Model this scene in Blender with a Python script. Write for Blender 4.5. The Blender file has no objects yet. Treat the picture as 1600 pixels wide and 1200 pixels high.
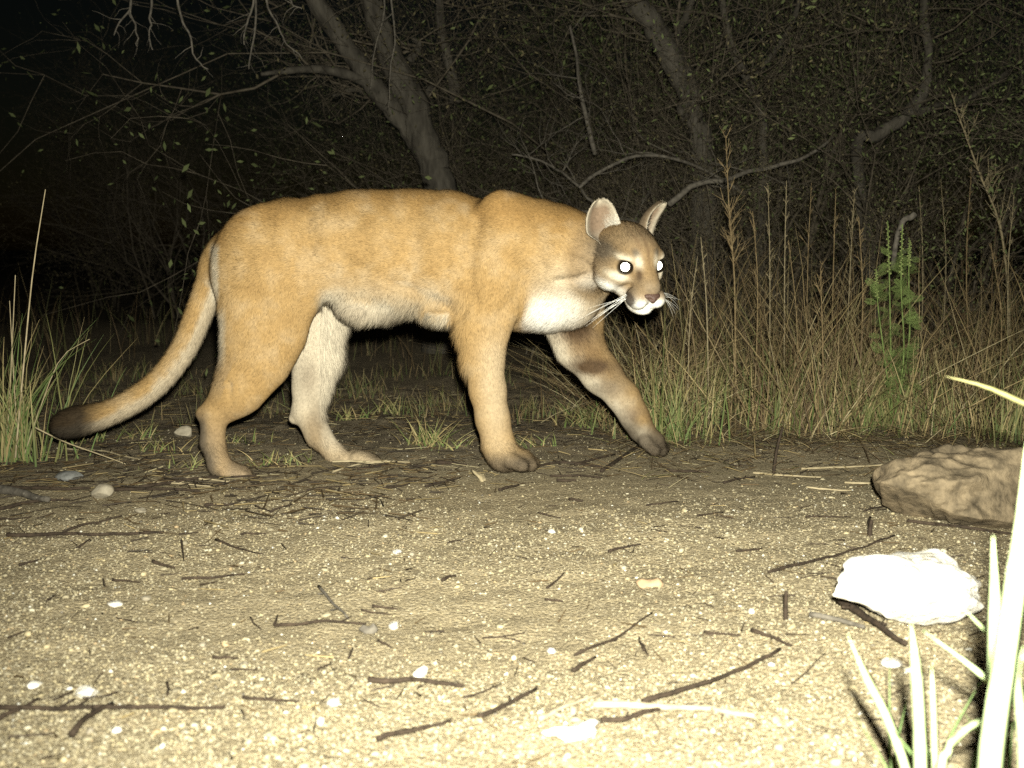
import bpy, math, random
import numpy as np

random.seed(7)
rng = np.random.default_rng(11)
SC = bpy.context.scene
COL = SC.collection

# ------------------------------------------------------------------ camera
FPX = 1716.0                     # focal length in pixels of the 1600x1200 photograph
CAMH = 0.56
PITCH = math.radians(7.14)
cam_d = bpy.data.cameras.new('camera')
cam = bpy.data.objects.new('camera', cam_d); COL.objects.link(cam)
cam.location = (0, 0, CAMH)
cam.rotation_euler = (math.radians(90) - PITCH, 0, 0)
cam_d.sensor_width = 36.0
cam_d.lens = FPX / 1600 * 36.0
cam_d.clip_start = 0.02
cam_d.clip_end = 500
cam_d.dof.use_dof = True
cam_d.dof.focus_distance = 2.68
cam_d.dof.aperture_fstop = 5.6
SC.camera = cam

# ------------------------------------------------------------------ night sky, faint moon, flash
w = bpy.data.worlds.new('World'); SC.world = w; w.use_nodes = True
nt = w.node_tree; nt.nodes.clear()
sky = nt.nodes.new('ShaderNodeTexSky'); sky.sky_type = 'NISHITA'; sky.sun_disc = False
sky.sun_elevation = math.radians(4); sky.sun_rotation = math.radians(200)
bg = nt.nodes.new('ShaderNodeBackground'); bg.inputs['Strength'].default_value = 0.0012
out = nt.nodes.new('ShaderNodeOutputWorld')
nt.links.new(sky.outputs[0], bg.inputs[0]); nt.links.new(bg.outputs[0], out.inputs[0])

sun_d = bpy.data.lights.new('moon', 'SUN'); sun_d.energy = 0.003; sun_d.angle = math.radians(0.5)
sun = bpy.data.objects.new('moon', sun_d); COL.objects.link(sun)
sun.rotation_euler = (math.radians(50), 0, math.radians(-160))

# the flash of the trail camera, just above and beside its lens
fl_d = bpy.data.lights.new('flash', 'SPOT')
fl_d.energy = 740; fl_d.shadow_soft_size = 0.016
fl_d.spot_size = math.radians(100); fl_d.spot_blend = 1.0
fl_d.color = (1.0, 0.99, 0.85)
flash = bpy.data.objects.new('flash', fl_d); COL.objects.link(flash)
flash.location = (0.028, -0.01, CAMH + 0.075)
flash.rotation_euler = (math.radians(90 - 1.5), 0, math.radians(-4.0))

SC.view_settings.view_transform = 'Standard'
SC.view_settings.look = 'None'
SC.view_settings.exposure = 0.0
SC.view_settings.gamma = 1.0
SC.cycles.max_bounces = 2
SC.cycles.diffuse_bounces = 1
SC.cycles.glossy_bounces = 1
SC.cycles.use_adaptive_sampling = True
SC.cycles.adaptive_threshold = 0.02
SC.cycles.caustics_reflective = False
SC.cycles.caustics_refractive = False
SC.cycles.use_denoising = False

# ------------------------------------------------------------------ helpers
def P(px, py, Y):
    """point of the place seen at photograph pixel (px,py) at depth Y"""
    x = (px - 800) / FPX; u = (600 - py) / FPX
    dy = math.cos(PITCH) + u * math.sin(PITCH)
    dz = -math.sin(PITCH) + u * math.cos(PITCH)
    t = Y / dy
    return np.array([x * t, Y, CAMH + dz * t])

def G(px, py, z=0.0):
    """point on the ground under photograph pixel (px,py)"""
    x = (px - 800) / FPX; u = (600 - py) / FPX
    dy = math.cos(PITCH) + u * math.sin(PITCH)
    dz = -math.sin(PITCH) + u * math.cos(PITCH)
    t = (z - CAMH) / dz
    return np.array([x * t, dy * t, z])

def proj(V):
    """photograph pixel of points V"""
    d = V - np.array([0, 0, CAMH])
    fy = d[:, 1] * math.cos(PITCH) - d[:, 2] * math.sin(PITCH)
    fz = d[:, 1] * math.sin(PITCH) + d[:, 2] * math.cos(PITCH)
    return 800 + FPX * d[:, 0] / fy, 600 - FPX * fz / fy

def _hash(ix, iy, s):
    n = (ix.astype(np.int64) * 374761393 + iy.astype(np.int64) * 668265263 + s * 974634343) & 0x7fffffff
    n = ((n ^ (n >> 13)) * 1274126177) & 0x7fffffff
    return ((n ^ (n >> 16)) & 0xffff) / 65535.0

def vnoise(x, y, s=0):
    x = np.asarray(x, float); y = np.asarray(y, float)
    ix = np.floor(x); iy = np.floor(y); fx = x - ix; fy = y - iy
    fx = fx * fx * (3 - 2 * fx); fy = fy * fy * (3 - 2 * fy)
    a = _hash(ix, iy, s); b = _hash(ix + 1, iy, s); c = _hash(ix, iy + 1, s); d = _hash(ix + 1, iy + 1, s)
    return (a * (1 - fx) + b * fx) * (1 - fy) + (c * (1 - fx) + d * fx) * fy - 0.5

def sstep(a, b, x):
    t = np.clip((x - a) / (b - a), 0, 1)
    return t * t * (3 - 2 * t)

def height(x, y):
    x = np.asarray(x, float); y = np.asarray(y, float)
    h = 0.042 * vnoise(x * 1.3 + 3, y * 1.3, 1) + 0.016 * vnoise(x * 3.7, y * 3.7, 2) + 0.008 * vnoise(x * 11, y * 11, 3)
    h = h + 0.005 * vnoise(x * 31, y * 31, 4)
    calm = np.exp(-((y - 2.72) / 0.35) ** 2) * np.exp(-(x / 1.2) ** 2)
    h = h * (1 - 0.75 * calm)
    far = sstep(4.0, 9.0, y)
    return h + far * 0.25 * vnoise(x * 0.3, y * 0.3, 5)

def hz(x, y):
    return float(height(np.array([x]), np.array([y]))[0])

def mesh_np(name, V, F, mat=None, parent=None, col=None, smooth=True, normals=None):
    """V (n,3), F (m,3) or (m,4) -> one linked mesh object"""
    V = np.ascontiguousarray(V, np.float32); F = np.ascontiguousarray(F, np.int32)
    me = bpy.data.meshes.new(name)
    k = F.shape[1]
    me.vertices.add(len(V)); me.vertices.foreach_set('co', V.ravel())
    me.loops.add(F.size); me.loops.foreach_set('vertex_index', F.ravel())
    me.polygons.add(len(F)); me.polygons.foreach_set('loop_start', np.arange(0, F.size, k, dtype=np.int32))
    me.polygons.foreach_set('use_smooth', np.full(len(F), smooth))
    me.update(calc_edges=True)
    if col is not None:
        a = me.color_attributes.new('Col', 'FLOAT_COLOR', 'POINT')
        c = np.ones((len(V), 4), np.float32); c[:, :3] = col
        a.data.foreach_set('color', c.ravel())
    if normals is not None:
        me.normals_split_custom_set_from_vertices(np.asarray(normals, np.float32))
    if mat: me.materials.append(mat)
    o = bpy.data.objects.new(name, me); COL.objects.link(o)
    if parent: o.parent = parent
    return o

def tag(o, label=None, cat=None, group=None, kind=None):
    if label: o['label'] = label
    if cat: o['category'] = cat
    if group: o['group'] = group
    if kind: o['kind'] = kind
    return o

def empty(name, loc=(0, 0, 0)):
    e = bpy.data.objects.new(name, None); COL.objects.link(e); e.location = loc
    e.empty_display_size = 0.05
    return e

def tube(pts, rad, sides=6, cap=True):
    """tapered tube along points, quads (degenerate quads at the caps)"""
    pts = np.asarray(pts, float); n = len(pts)
    rad = np.asarray(rad, float) * np.ones(n)
    T = np.gradient(pts, axis=0); T /= np.linalg.norm(T, axis=1)[:, None] + 1e-12
    ref = np.array([0.13, 0.31, 0.94]) if abs(T[:, 2]).mean() < 0.8 else np.array([0.9, 0.4, 0.1])
    A = np.cross(T, ref); A /= np.linalg.norm(A, axis=1)[:, None] + 1e-12
    B = np.cross(T, A)
    th = np.linspace(0, 2 * np.pi, sides, endpoint=False)
    V = (pts[:, None, :] + rad[:, None, None] * (np.cos(th)[None, :, None] * A[:, None, :] + np.sin(th)[None, :, None] * B[:, None, :])).reshape(-1, 3)
    i = np.arange(n - 1)[:, None] * sides; j = np.arange(sides)[None, :]; j2 = (j + 1) % sides
    F = np.stack([i + j, i + j2, i + sides + j2, i + sides + j], -1).reshape(-1, 4)
    if cap:
        V = np.vstack([V, pts[:1] - T[:1] * rad[0] * .4, pts[-1:] + T[-1:] * rad[-1] * .4])
        a = len(V) - 2; b = len(V) - 1; q = np.arange(sides); q2 = (q + 1) % sides
        m = (n - 1) * sides
        # caps as quads that pair up neighbouring rim edges
        capA = [[a, (k + 2) % sides, (k + 1) % sides, k] for k in range(0, sides - 1, 2)]
        capB = [[b, m + k, m + (k + 1) % sides, m + (k + 2) % sides] for k in range(0, sides - 1, 2)]
        F = np.vstack([F, np.array(capA + capB)])
    return V, F

def merge(parts):
    Vs, Fs, o = [], [], 0
    for V, F in parts:
        Vs.append(V); Fs.append(np.asarray(F) + o); o += len(V)
    return np.vstack(Vs), np.vstack(Fs)

def segs(p0, p1, r0, r1, sides=3):
    """many open prisms at once"""
    p0 = np.asarray(p0, float); p1 = np.asarray(p1, float); n = len(p0)
    r0 = np.asarray(r0, float); r1 = np.asarray(r1, float)
    T = p1 - p0; T /= np.linalg.norm(T, axis=1)[:, None] + 1e-12
    ref = np.where((abs(T[:, 2]) < .8)[:, None], np.array([[0., 0, 1]]), np.array([[1., 0, 0]]))
    A = np.cross(T, ref); A /= np.linalg.norm(A, axis=1)[:, None] + 1e-12
    B = np.cross(T, A)
    th = np.linspace(0, 2 * np.pi, sides, endpoint=False)
    ring = np.cos(th)[None, :, None] * A[:, None, :] + np.sin(th)[None, :, None] * B[:, None, :]
    V = np.concatenate([p0[:, None, :] + r0[:, None, None] * ring, p1[:, None, :] + r1[:, None, None] * ring], 1).reshape(-1, 3)
    base = np.arange(n)[:, None] * (2 * sides); j = np.arange(sides)[None, :]; j2 = (j + 1) % sides
    F = np.stack([base + j, base + j2, base + sides + j2, base + sides + j], -1).reshape(-1, 4)
    return V, F

def curve_pts(pts, n):
    """smooth resample (Catmull-Rom) of a polyline of control points, any width"""
    p = np.asarray(pts, float); m = len(p)
    if m == 2: return p[0] + (p[1] - p[0]) * np.linspace(0, 1, n)[:, None]
    q = np.vstack([2 * p[0] - p[1], p, 2 * p[-1] - p[-2]])
    out = []
    for t in np.linspace(0, m - 1 - 1e-9, n):
        i = int(t); f = t - i
        a, b, c, d = q[i], q[i + 1], q[i + 2], q[i + 3]
        out.append(.5 * (2 * b + (c - a) * f + (2 * a - 5 * b + 4 * c - d) * f * f + (3 * b - a - 3 * c + d) * f ** 3))
    return np.array(out)

# ------------------------------------------------------------------ materials
def material(name, build):
    m = bpy.data.materials.new(name); m.use_nodes = True
    t = m.node_tree; b = t.nodes['Principled BSDF']
    build(t, b)
    return m

def N(t, kind, **kw):
    n = t.nodes.new(kind)
    for k, v in kw.items():
        if k in n.inputs.keys(): n.inputs[k].default_value = v
        else: setattr(n, k, v)
    return n

def ramp(t, src, stops):
    r = t.nodes.new('ShaderNodeValToRGB')
    e = r.color_ramp.elements
    while len(e) < len(stops): e.new(0.5)
    for k, (p, c) in enumerate(stops):
        e[k].position = p; e[k].color = (*c, 1)
    t.links.new(src, r.inputs[0])
    return r

def attr_mat(name, rough=.8, spec=.2, noise=0.25, scale=60, bump=0.0, transl=0.0):
    def build(t, b):
        a = N(t, 'ShaderNodeVertexColor', layer_name='Col')
        tc = N(t, 'ShaderNodeTexCoord')
        nz = N(t, 'ShaderNodeTexNoise', Scale=scale, Detail=4.0)
        t.links.new(tc.outputs['Object'], nz.inputs['Vector'])
        mr = N(t, 'ShaderNodeMapRange'); mr.inputs['From Min'].default_value = .3; mr.inputs['From Max'].default_value = .7
        mr.inputs['To Min'].default_value = 1 - noise; mr.inputs['To Max'].default_value = 1 + noise
        t.links.new(nz.outputs['Fac'], mr.inputs['Value'])
        mx = N(t, 'ShaderNodeMix', data_type='RGBA', blend_type='MULTIPLY'); mx.inputs[0].default_value = 1
        t.links.new(a.outputs['Color'], mx.inputs[6]); t.links.new(mr.outputs[0], mx.inputs[7])
        t.links.new(mx.outputs[2], b.inputs['Base Color'])
        b.inputs['Roughness'].default_value = rough; b.inputs['Specular IOR Level'].default_value = spec
        if bump:
            bp = N(t, 'ShaderNodeBump', Strength=bump, Distance=.01)
            t.links.new(nz.outputs['Fac'], bp.inputs['Height']); t.links.new(bp.outputs[0], b.inputs['Normal'])
    return material(name, build)

def noise_mat(name, c0, c1, scale=40, rough=.85, bump=.4, dist=.01, stretch=(1, 1, 1), spec=.2, detail=6.0):
    def build(t, b):
        tc = N(t, 'ShaderNodeTexCoord'); mp = N(t, 'ShaderNodeMapping'); mp.inputs['Scale'].default_value = stretch
        t.links.new(tc.outputs['Object'], mp.inputs['Vector'])
        nz = N(t, 'ShaderNodeTexNoise', Scale=scale, Detail=detail, Roughness=.65)
        t.links.new(mp.outputs[0], nz.inputs['Vector'])
        r = ramp(t, nz.outputs['Fac'], [(.32, c0), (.68, c1)])
        t.links.new(r.outputs[0], b.inputs['Base Color'])
        bp = N(t, 'ShaderNodeBump', Strength=bump, Distance=dist)
        t.links.new(nz.outputs['Fac'], bp.inputs['Height']); t.links.new(bp.outputs[0], b.inputs['Normal'])
        b.inputs['Roughness'].default_value = rough; b.inputs['Specular IOR Level'].default_value = spec
    return material(name, build)

def ground_build(t, b):
    tc = N(t, 'ShaderNodeTexCoord')
    big = N(t, 'ShaderNodeTexNoise', Scale=2.2, Detail=6.0)
    mid = N(t, 'ShaderNodeTexNoise', Scale=28.0, Detail=8.0, Roughness=.7)
    vor = N(t, 'ShaderNodeTexVoronoi', Scale=190.0); vor2 = N(t, 'ShaderNodeTexVoronoi', Scale=420.0)
    for n in (big, mid, vor, vor2): t.links.new(tc.outputs['Object'], n.inputs['Vector'])
    grit = ramp(t, vor.outputs['Color'], [(.10, (.16, .13, .085)), (.45, (.31, .25, .15)), (.75, (.40, .325, .195)), (.95, (.55, .48, .34))])
    fine = ramp(t, vor2.outputs['Color'], [(.1, (.20, .165, .105)), (.6, (.35, .285, .175)), (.95, (.50, .43, .29))])
    g = N(t, 'ShaderNodeMix', data_type='RGBA'); t.links.new(mid.outputs['Fac'], g.inputs[0])
    t.links.new(grit.outputs[0], g.inputs[6]); t.links.new(fine.outputs[0], g.inputs[7])
    soil = ramp(t, mid.outputs['Fac'], [(.3, (.10, .080, .054)), (.52, (.21, .168, .108)), (.75, (.33, .27, .175))])
    # the bare track runs across; beyond it dark soil with litter
    sx = N(t, 'ShaderNodeSeparateXYZ'); t.links.new(tc.outputs['Object'], sx.inputs[0])
    ad = N(t, 'ShaderNodeMath', operation='MULTIPLY_ADD'); t.links.new(big.outputs['Fac'], ad.inputs[0])
    ad.inputs[1].default_value = 1.1; t.links.new(sx.outputs['Y'], ad.inputs[2])
    ax = N(t, 'ShaderNodeMath', operation='MULTIPLY_ADD'); t.links.new(sx.outputs['X'], ax.inputs[0])
    ax.inputs[1].default_value = -0.13; t.links.new(ad.outputs[0], ax.inputs[2])
    mr = N(t, 'ShaderNodeMapRange', interpolation_type='SMOOTHSTEP')
    mr.inputs['From Min'].default_value = 3.05; mr.inputs['From Max'].default_value = 3.75
    t.links.new(ax.outputs[0], mr.inputs['Value'])
    mx = N(t, 'ShaderNodeMix', data_type='RGBA'); t.links.new(mr.outputs[0], mx.inputs[0])
    t.links.new(g.outputs[2], mx.inputs[6]); t.links.new(soil.outputs[0], mx.inputs[7])
    t.links.new(mx.outputs[2], b.inputs['Base Color'])
    b1 = N(t, 'ShaderNodeBump', Strength=.7, Distance=.006); t.links.new(mid.outputs['Fac'], b1.inputs['Height'])
    b2 = N(t, 'ShaderNodeBump', Strength=.8, Distance=.003, invert=True)
    t.links.new(vor.outputs['Distance'], b2.inputs['Height']); t.links.new(b1.outputs[0], b2.inputs['Normal'])
    t.links.new(b2.outputs[0], b.inputs['Normal'])
    b.inputs['Roughness'].default_value = .95; b.inputs['Specular IOR Level'].default_value = .15

M = {}
M['ground'] = material('sandy_ground', ground_build)
M['gravel'] = attr_mat('gravel', rough=.7, spec=.3, noise=.15, scale=300)
M['grass'] = attr_mat('grass', rough=.65, spec=.25, noise=.12, scale=30)
M['bark'] = noise_mat('grey_bark', (.036, .031, .024), (.118, .104, .082), scale=22, stretch=(1, 1, .25), bump=.8, dist=.02)
M['twig'] = noise_mat('brown_twig', (.018, .013, .009), (.060, .042, .028), scale=70, bump=.5, dist=.003)
M['twig_grey'] = noise_mat('grey_twig', (.06, .052, .042), (.17, .15, .12), scale=60, bump=.5, dist=.003)
M['twig_pale'] = noise_mat('pale_stick', (.20, .16, .10), (.45, .38, .27), scale=60, bump=.4, dist=.003)
M['straw'] = noise_mat('straw', (.26, .21, .12), (.46, .38, .24), scale=40, bump=.2, dist=.002)
M['rock_white'] = noise_mat('white_rock', (.50, .46, .38), (.84, .82, .76), scale=14, bump=.9, dist=.02)
M['rock_brown'] = noise_mat('brown_rock', (.06, .047, .03), (.26, .20, .125), scale=24, bump=.7, dist=.012, stretch=(1.3, 1, 1))
M['stone'] = noise_mat('pale_stone', (.20, .17, .12), (.42, .37, .28), scale=45, bump=.4, dist=.004)
M['fur'] = attr_mat('coat', rough=.8, spec=.06, noise=.16, scale=130)
M['hair'] = attr_mat('coat_hair', rough=.7, spec=.08, noise=.10, scale=90)

# ------------------------------------------------------------------ ground
def spaced(lo, hi, flo, fhi, step, grow=1.16):
    a = list(np.arange(flo, fhi, step)); s = step
    x = a[-1]
    while x < hi: s *= grow; x += s; a.append(x)
    s = step; x = a[0]; pre = []
    while x > lo: s *= grow; x -= s; pre.append(x)
    return np.array(pre[::-1] + a)
gx = spaced(-120, 120, -1.9, 1.9, .012); gy = spaced(-60, 160, .75, 4.2, .012)
GX, GY = np.meshgrid(gx, gy, indexing='ij')
GV = np.stack([GX, GY, height(GX, GY)], -1).reshape(-1, 3)
ny = len(gy); I, J = np.meshgrid(np.arange(len(gx) - 1), np.arange(ny - 1), indexing='ij')
q = (I * ny + J).ravel()
tag(mesh_np('ground', GV, np.stack([q, q + ny, q + ny + 1, q + 1], -1), M['ground']), kind='structure')

# icosahedron for stones
phi = (1 + 5 ** .5) / 2
ICO_V = np.array([(-1, phi, 0), (1, phi, 0), (-1, -phi, 0), (1, -phi, 0), (0, -1, phi), (0, 1, phi), (0, -1, -phi), (0, 1, -phi), (phi, 0, -1), (phi, 0, 1), (-phi, 0, -1), (-phi, 0, 1)], float)
ICO_V /= np.linalg.norm(ICO_V[0])
ICO_F = np.array([(0, 11, 5), (0, 5, 1), (0, 1, 7), (0, 7, 10), (0, 10, 11), (1, 5, 9), (5, 11, 4), (11, 10, 2), (10, 7, 6), (7, 1, 8), (3, 9, 4), (3, 4, 2), (3, 2, 6), (3, 6, 8), (3, 8, 9), (4, 9, 5), (2, 4, 11), (6, 2, 10), (8, 6, 7), (9, 8, 1)])
def ico_sub(n):
    V, F = ICO_V.copy(), ICO_F.copy()
    for _ in range(n):
        e = {}; V = list(V); nf = []
        def mid(a, b):
            k = (min(a, b), max(a, b))
            if k not in e:
                p = V[a] + V[b]; V.append(p / np.linalg.norm(p)); e[k] = len(V) - 1
            return e[k]
        for a, b, c in F:
            x, y, z = mid(a, b), mid(b, c), mid(c, a)
            nf += [(a, x, z), (b, y, x), (c, z, y), (x, y, z)]
        V = np.array(V); F = np.array(nf)
    return V, F

OCT_V = np.array([(1, 0, 0), (-1, 0, 0), (0, 1, 0), (0, -1, 0), (0, 0, 1), (0, 0, -1)], float)
OCT_F = np.array([(0, 2, 4), (2, 1, 4), (1, 3, 4), (3, 0, 4), (2, 0, 5), (1, 2, 5), (3, 1, 5), (0, 3, 5)])
def gravel(parts, palette, name):
    Vs, Fs, Cs, off = [], [], [], 0
    for BV, BF, n, y0, y1, s0, s1, dens, pw in parts:
        y = y0 + (y1 - y0) * rng.random(n) ** 1.45
        x = rng.uniform(-1, 1, n) * (0.22 + 0.50 * y)
        keep = rng.random(n) < dens(x, y); x, y = x[keep], y[keep]; n = len(x)
        s = s0 * (s1 / s0) ** (rng.random(n) ** pw)
        sc = np.stack([s * rng.uniform(.8, 1.4, n), s * rng.uniform(.8, 1.3, n), s * rng.uniform(.5, .9, n)], -1)
        k = len(BV)
        L = BV[None] * (1 + .30 * rng.standard_normal((n, k, 1))) * sc[:, None, :]
        a = rng.uniform(0, 6.283, n); c, sn = np.cos(a)[:, None], np.sin(a)[:, None]
        X = L[..., 0] * c - L[..., 1] * sn; Y = L[..., 0] * sn + L[..., 1] * c
        z = height(x, y) + sc[:, 2] * rng.uniform(-.3, .5, n)
        Vs.append(np.stack([X + x[:, None], Y + y[:, None], L[..., 2] + z[:, None]], -1).reshape(-1, 3))
        Fs.append((BF[None] + (np.arange(n) * k)[:, None, None]).reshape(-1, 3) + off); off += n * k
        pal = np.array(palette); ci = rng.choice(len(pal), n, p=pal[:, 3])
        Cs.append(np.repeat(pal[ci, :3] * rng.uniform(.8, 1.2, (n, 1)), k, 0))
    return mesh_np(name, np.vstack(Vs), np.vstack(Fs), M['gravel'], col=np.vstack(Cs))
PAL = [(.33, .285, .185, .46), (.37, .31, .185, .24), (.27, .232, .155, .16), (.46, .415, .30, .08), (.36, .265, .15, .03), (.62, .60, .52, .015), (.15, .13, .10, .015)]
gd = lambda x, y: np.clip(1.15 - sstep(2.0, 2.75, y - .10 * x + .5 * vnoise(x * 2, y * 2, 21)), .04, 1) * np.clip(.75 + 1.6 * vnoise(x * 2.4, y * 3, 22), .15, 1)
o = gravel([(OCT_V, OCT_F, 115000, .9, 3.3, .0010, .0034, gd, 1.5), (ICO_V, ICO_F, 2200, .9, 3.0, .0030, .0065, gd, 2.4)], PAL, 'gravel')
tag(o, 'pale sandy grit and small stones covering the bare track', 'gravel', kind='stuff')

# ================================================================== the puma
YC = 2.74                                    # depth of the puma's middle plane
PXM = FPX / YC                               # pixels per metre there
SHRINK = 2.8                                 # the coat stands this many pixels off the skin

def cp(px, py, d=0.0):                       # point on the puma: photo pixel + offset in metres from the middle plane
    return P(px, py, YC + d)

prims = []                                   # (kind, data, smooth radius, group)
def chain(pts, k=.02, group='body', q=None):
    """pts: (px,py,d,rpx) joints of a tapering limb; q: how flat each length is from side to side"""
    J = [(cp(a, b, d), max(r - SHRINK, 2) / PXM) for a, b, d, r in pts]
    for n_, ((a, ra), (b, rb)) in enumerate(zip(J[:-1], J[1:])):
        prims.append(('cone', (a, b, ra, rb, q[n_] if q else 1.0), k, group))
def ell(px, py, d, rx, rz, ry, k=.03, group='body', rot=0):
    """ellipsoid: radii rx (along), rz (up) in pixels, ry (across) in metres, rot degrees in the side plane"""
    prims.append(('ell', (cp(px, py, d), np.array([(rx - SHRINK) / PXM, ry, (rz - SHRINK) / PXM]), math.radians(rot)), k, group))

def sd_cone(p, a, b, ra, rb, q=1.0):
    if q != 1.0:
        m = np.array([1, 1 / q, 1]); p, a, b = p * m, a * m, b * m
    ab = b - a; L2 = ab @ ab
    t = np.clip(((p - a) @ ab) / L2, 0, 1)
    q = p - (a + t[..., None] * ab)
    return np.sqrt((q * q).sum(-1)) - (ra + (rb - ra) * t)

def sd_ell(p, c, r, rot):
    q = p - c
    if rot:
        cs, sn = math.cos(rot), math.sin(rot)
        q = np.stack([q[..., 0] * cs + q[..., 2] * sn, q[..., 1], -q[..., 0] * sn + q[..., 2] * cs], -1)
    k0 = np.sqrt(((q / r) ** 2).sum(-1)); k1 = np.sqrt(((q / (r * r)) ** 2).sum(-1)) + 1e-9
    return k0 * (k0 - 1) / k1

# --- trunk: stations (px, top py, bottom py, half width m, centre offset m)
ST = np.array([
    (332, 402, 445, .020, 0), (346, 374, 470, .055, 0), (372, 344, 490, .085, 0), (410, 320, 496, .105, 0), (450, 307, 495, .115, 0), (500, 298, 476, .118, 0),
    (560, 294, 494, .124, 0), (610, 290, 502, .130, 0), (645, 289, 494, .134, 0), (680, 290, 500, .136, 0), (710, 296, 510, .134, 0), (750, 307, 515, .128, 0),
    (800, 314, 520, .118, 0), (850, 326, 520, .105, 0), (890, 338, 508, .092, 0), (925, 352, 492, .075, 0), (952, 385, 460, .030, 0)], float)
sx_ = np.linspace(ST[0, 0], ST[-1, 0], 400)
def sm(col):
    v = np.interp(sx_, ST[:, 0], col); kk = np.hanning(31); kk /= kk.sum()
    return np.convolve(np.pad(v, 15, mode='reflect', reflect_type='odd'), kk, 'valid')
TX = np.array([cp(a, 400)[0] for a in sx_])
ztop = np.array([cp(a, b)[2] for a, b in zip(sx_, sm(ST[:, 1]) + SHRINK)])
zbot = np.array([cp(a, b)[2] for a, b in zip(sx_, sm(ST[:, 2]) - SHRINK)])
wid = sm(ST[:, 3]) - SHRINK / PXM * .5
def sd_trunk(p):
    x = p[..., 0]
    zt = np.interp(x, TX, ztop); zb = np.interp(x, TX, zbot); hw = np.interp(x, TX, wid)
    zc = zt * .5 + zb * .5; hh = (zt - zb) * .5
    v = (p[..., 2] - zc) / hh
    hw2 = hw * (1 - .16 * np.clip(v, 0, 1.4) ** 1.5 - .10 * np.clip(-v, 0, 1.4) ** 2)   # spine and keel narrower than the ribs
    r = (np.abs(v) ** 2.15 + np.abs((p[..., 1] - YC) / hw2) ** 2.15) ** (1 / 2.15)
    d = (r - 1) * np.minimum(hh, hw)
    ex = np.maximum(TX[0] - x, x - TX[-1])
    return np.where(ex > 0, np.sqrt(np.maximum(d, 0) ** 2 + ex ** 2), d)

# --- haunches and hind legs (near side has negative offset)
N_, F_ = -1, 1
ell(412, 415, -.060, 80, 92, .060, k=.06, rot=-12)
ell(412, 415, .060, 80, 92, .060, k=.06, rot=-12)
chain([(424, 440, -.072, 80), (412, 515, -.080, 62), (398, 566, -.086, 47), (372, 611, -.088, 34.5), (346, 638, -.088, 27)], k=.05, group='hind_near', q=[.48, .55, .68, .85])
chain([(352, 626, -.088, 20), (318, 646, -.088, 14.5)], k=.012, group='hind_near')
chain([(334, 650, -.088, 24), (332, 690, -.088, 20.5), (342, 726, -.090, 19), (352, 735, -.090, 18)], k=.012, group='hind_near')
chain([(350, 736, -.090, 17), (376, 740, -.092, 15)], k=.014, group='hind_near')
for dy_, px_, py_ in ((-.122, 383, 743), (-.102, 390, 743), (-.080, 390, 741), (-.062, 384, 739)):
    chain([(px_ - 30, py_ - 5, dy_ * .6 - .092 * .4, 12), (px_ - 4, py_, dy_ * .9 - .0092, 9.5)], k=.016, group='hind_near')
chain([(470, 430, .070, 66), (491, 500, .078, 55), (495, 556, .085, 42), (488, 603, .088, 32), (482, 638, .088, 28)], k=.03, group='hind_far', q=[.55, .6, .7, .85])
chain([(478, 630, .088, 22), (461, 653, .088, 13)], k=.014, group='hind_far')
chain([(482, 645, .088, 27), (497, 679, .088, 23.5), (524, 709, .088, 18.5), (545, 722, .088, 14)], k=.012, group='hind_far')
chain([(545, 721, .088, 14), (574, 719, .088, 14)], k=.012, group='hind_far')
for dy_, px_, py_ in ((.058, 586, 722), (.078, 592, 721), (.100, 590, 719), (.118, 583, 717)):
    chain([(px_ - 30, py_ - 5, dy_ * .6 + .088 * .4, 12), (px_ - 4, py_, dy_ * .9 + .0088, 9.5)], k=.016, group='hind_far')
# --- shoulders and forelegs
ell(788, 388, -.078, 54, 86, .052, k=.026, rot=8)           # near shoulder blade and upper arm
ell(796, 338, -.050, 44, 38, .040, k=.035)
ell(800, 385, .082, 54, 84, .050, k=.02)
ell(762, 445, -.080, 48, 66, .045, k=.035, rot=-6, group='fore_near')
chain([(770, 430, -.082, 56), (754, 512, -.090, 42), (755, 560, -.095, 32), (762, 610, -.098, 28), (770, 655, -.098, 26), (779, 695, -.098, 25), (786, 712, -.098, 25)], k=.028, group='fore_near', q=[.55, .68, .85, 1, 1, 1])
chain([(788, 714, -.098, 24), (815, 719, -.098, 19)], k=.014, group='fore_near')
for dy_, px_, py_ in ((-.136, 815, 728), (-.112, 829, 727), (-.084, 833, 724), (-.060, 824, 722)):
    chain([(px_ - 18, py_ - 9, dy_, 14), (px_, py_ - 1, dy_, 12)], k=.013, group='fore_near')
chain([(880, 440, .070, 66), (893, 490, .078, 52), (905, 540, .084, 40), (940, 585, .088, 32), (975, 622, .090, 26), (992, 652, .090, 23), (1003, 672, .090, 22)], k=.03, group='fore_far', q=[.6, .7, .8, .9, 1, 1])
chain([(1002, 672, .090, 22), (1022, 690, .088, 20)], k=.012, group='fore_far')
for dy_, px_, py_ in ((.054, 1022, 703), (.076, 1033, 704), (.100, 1037, 699), (.122, 1032, 692)):
    chain([(px_ - 14, py_ - 14, dy_, 13), (px_, py_, dy_, 11.5)], k=.013, group='fore_far')
# --- chest and neck
ell(862, 440, -.01, 62, 76, .088, k=.035)
ell(896, 455, .015, 44, 58, .072, k=.03)
chain([(815, 385, -.01, 74), (870, 392, -.035, 68), (915, 396, -.065, 56)], k=.035, group='neck')
# --- belly fur fold
ell(572, 482, -.01, 50, 26, .080, k=.02, rot=-4); ell(690, 488, -.02, 34, 20, .085, k=.02)
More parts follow.
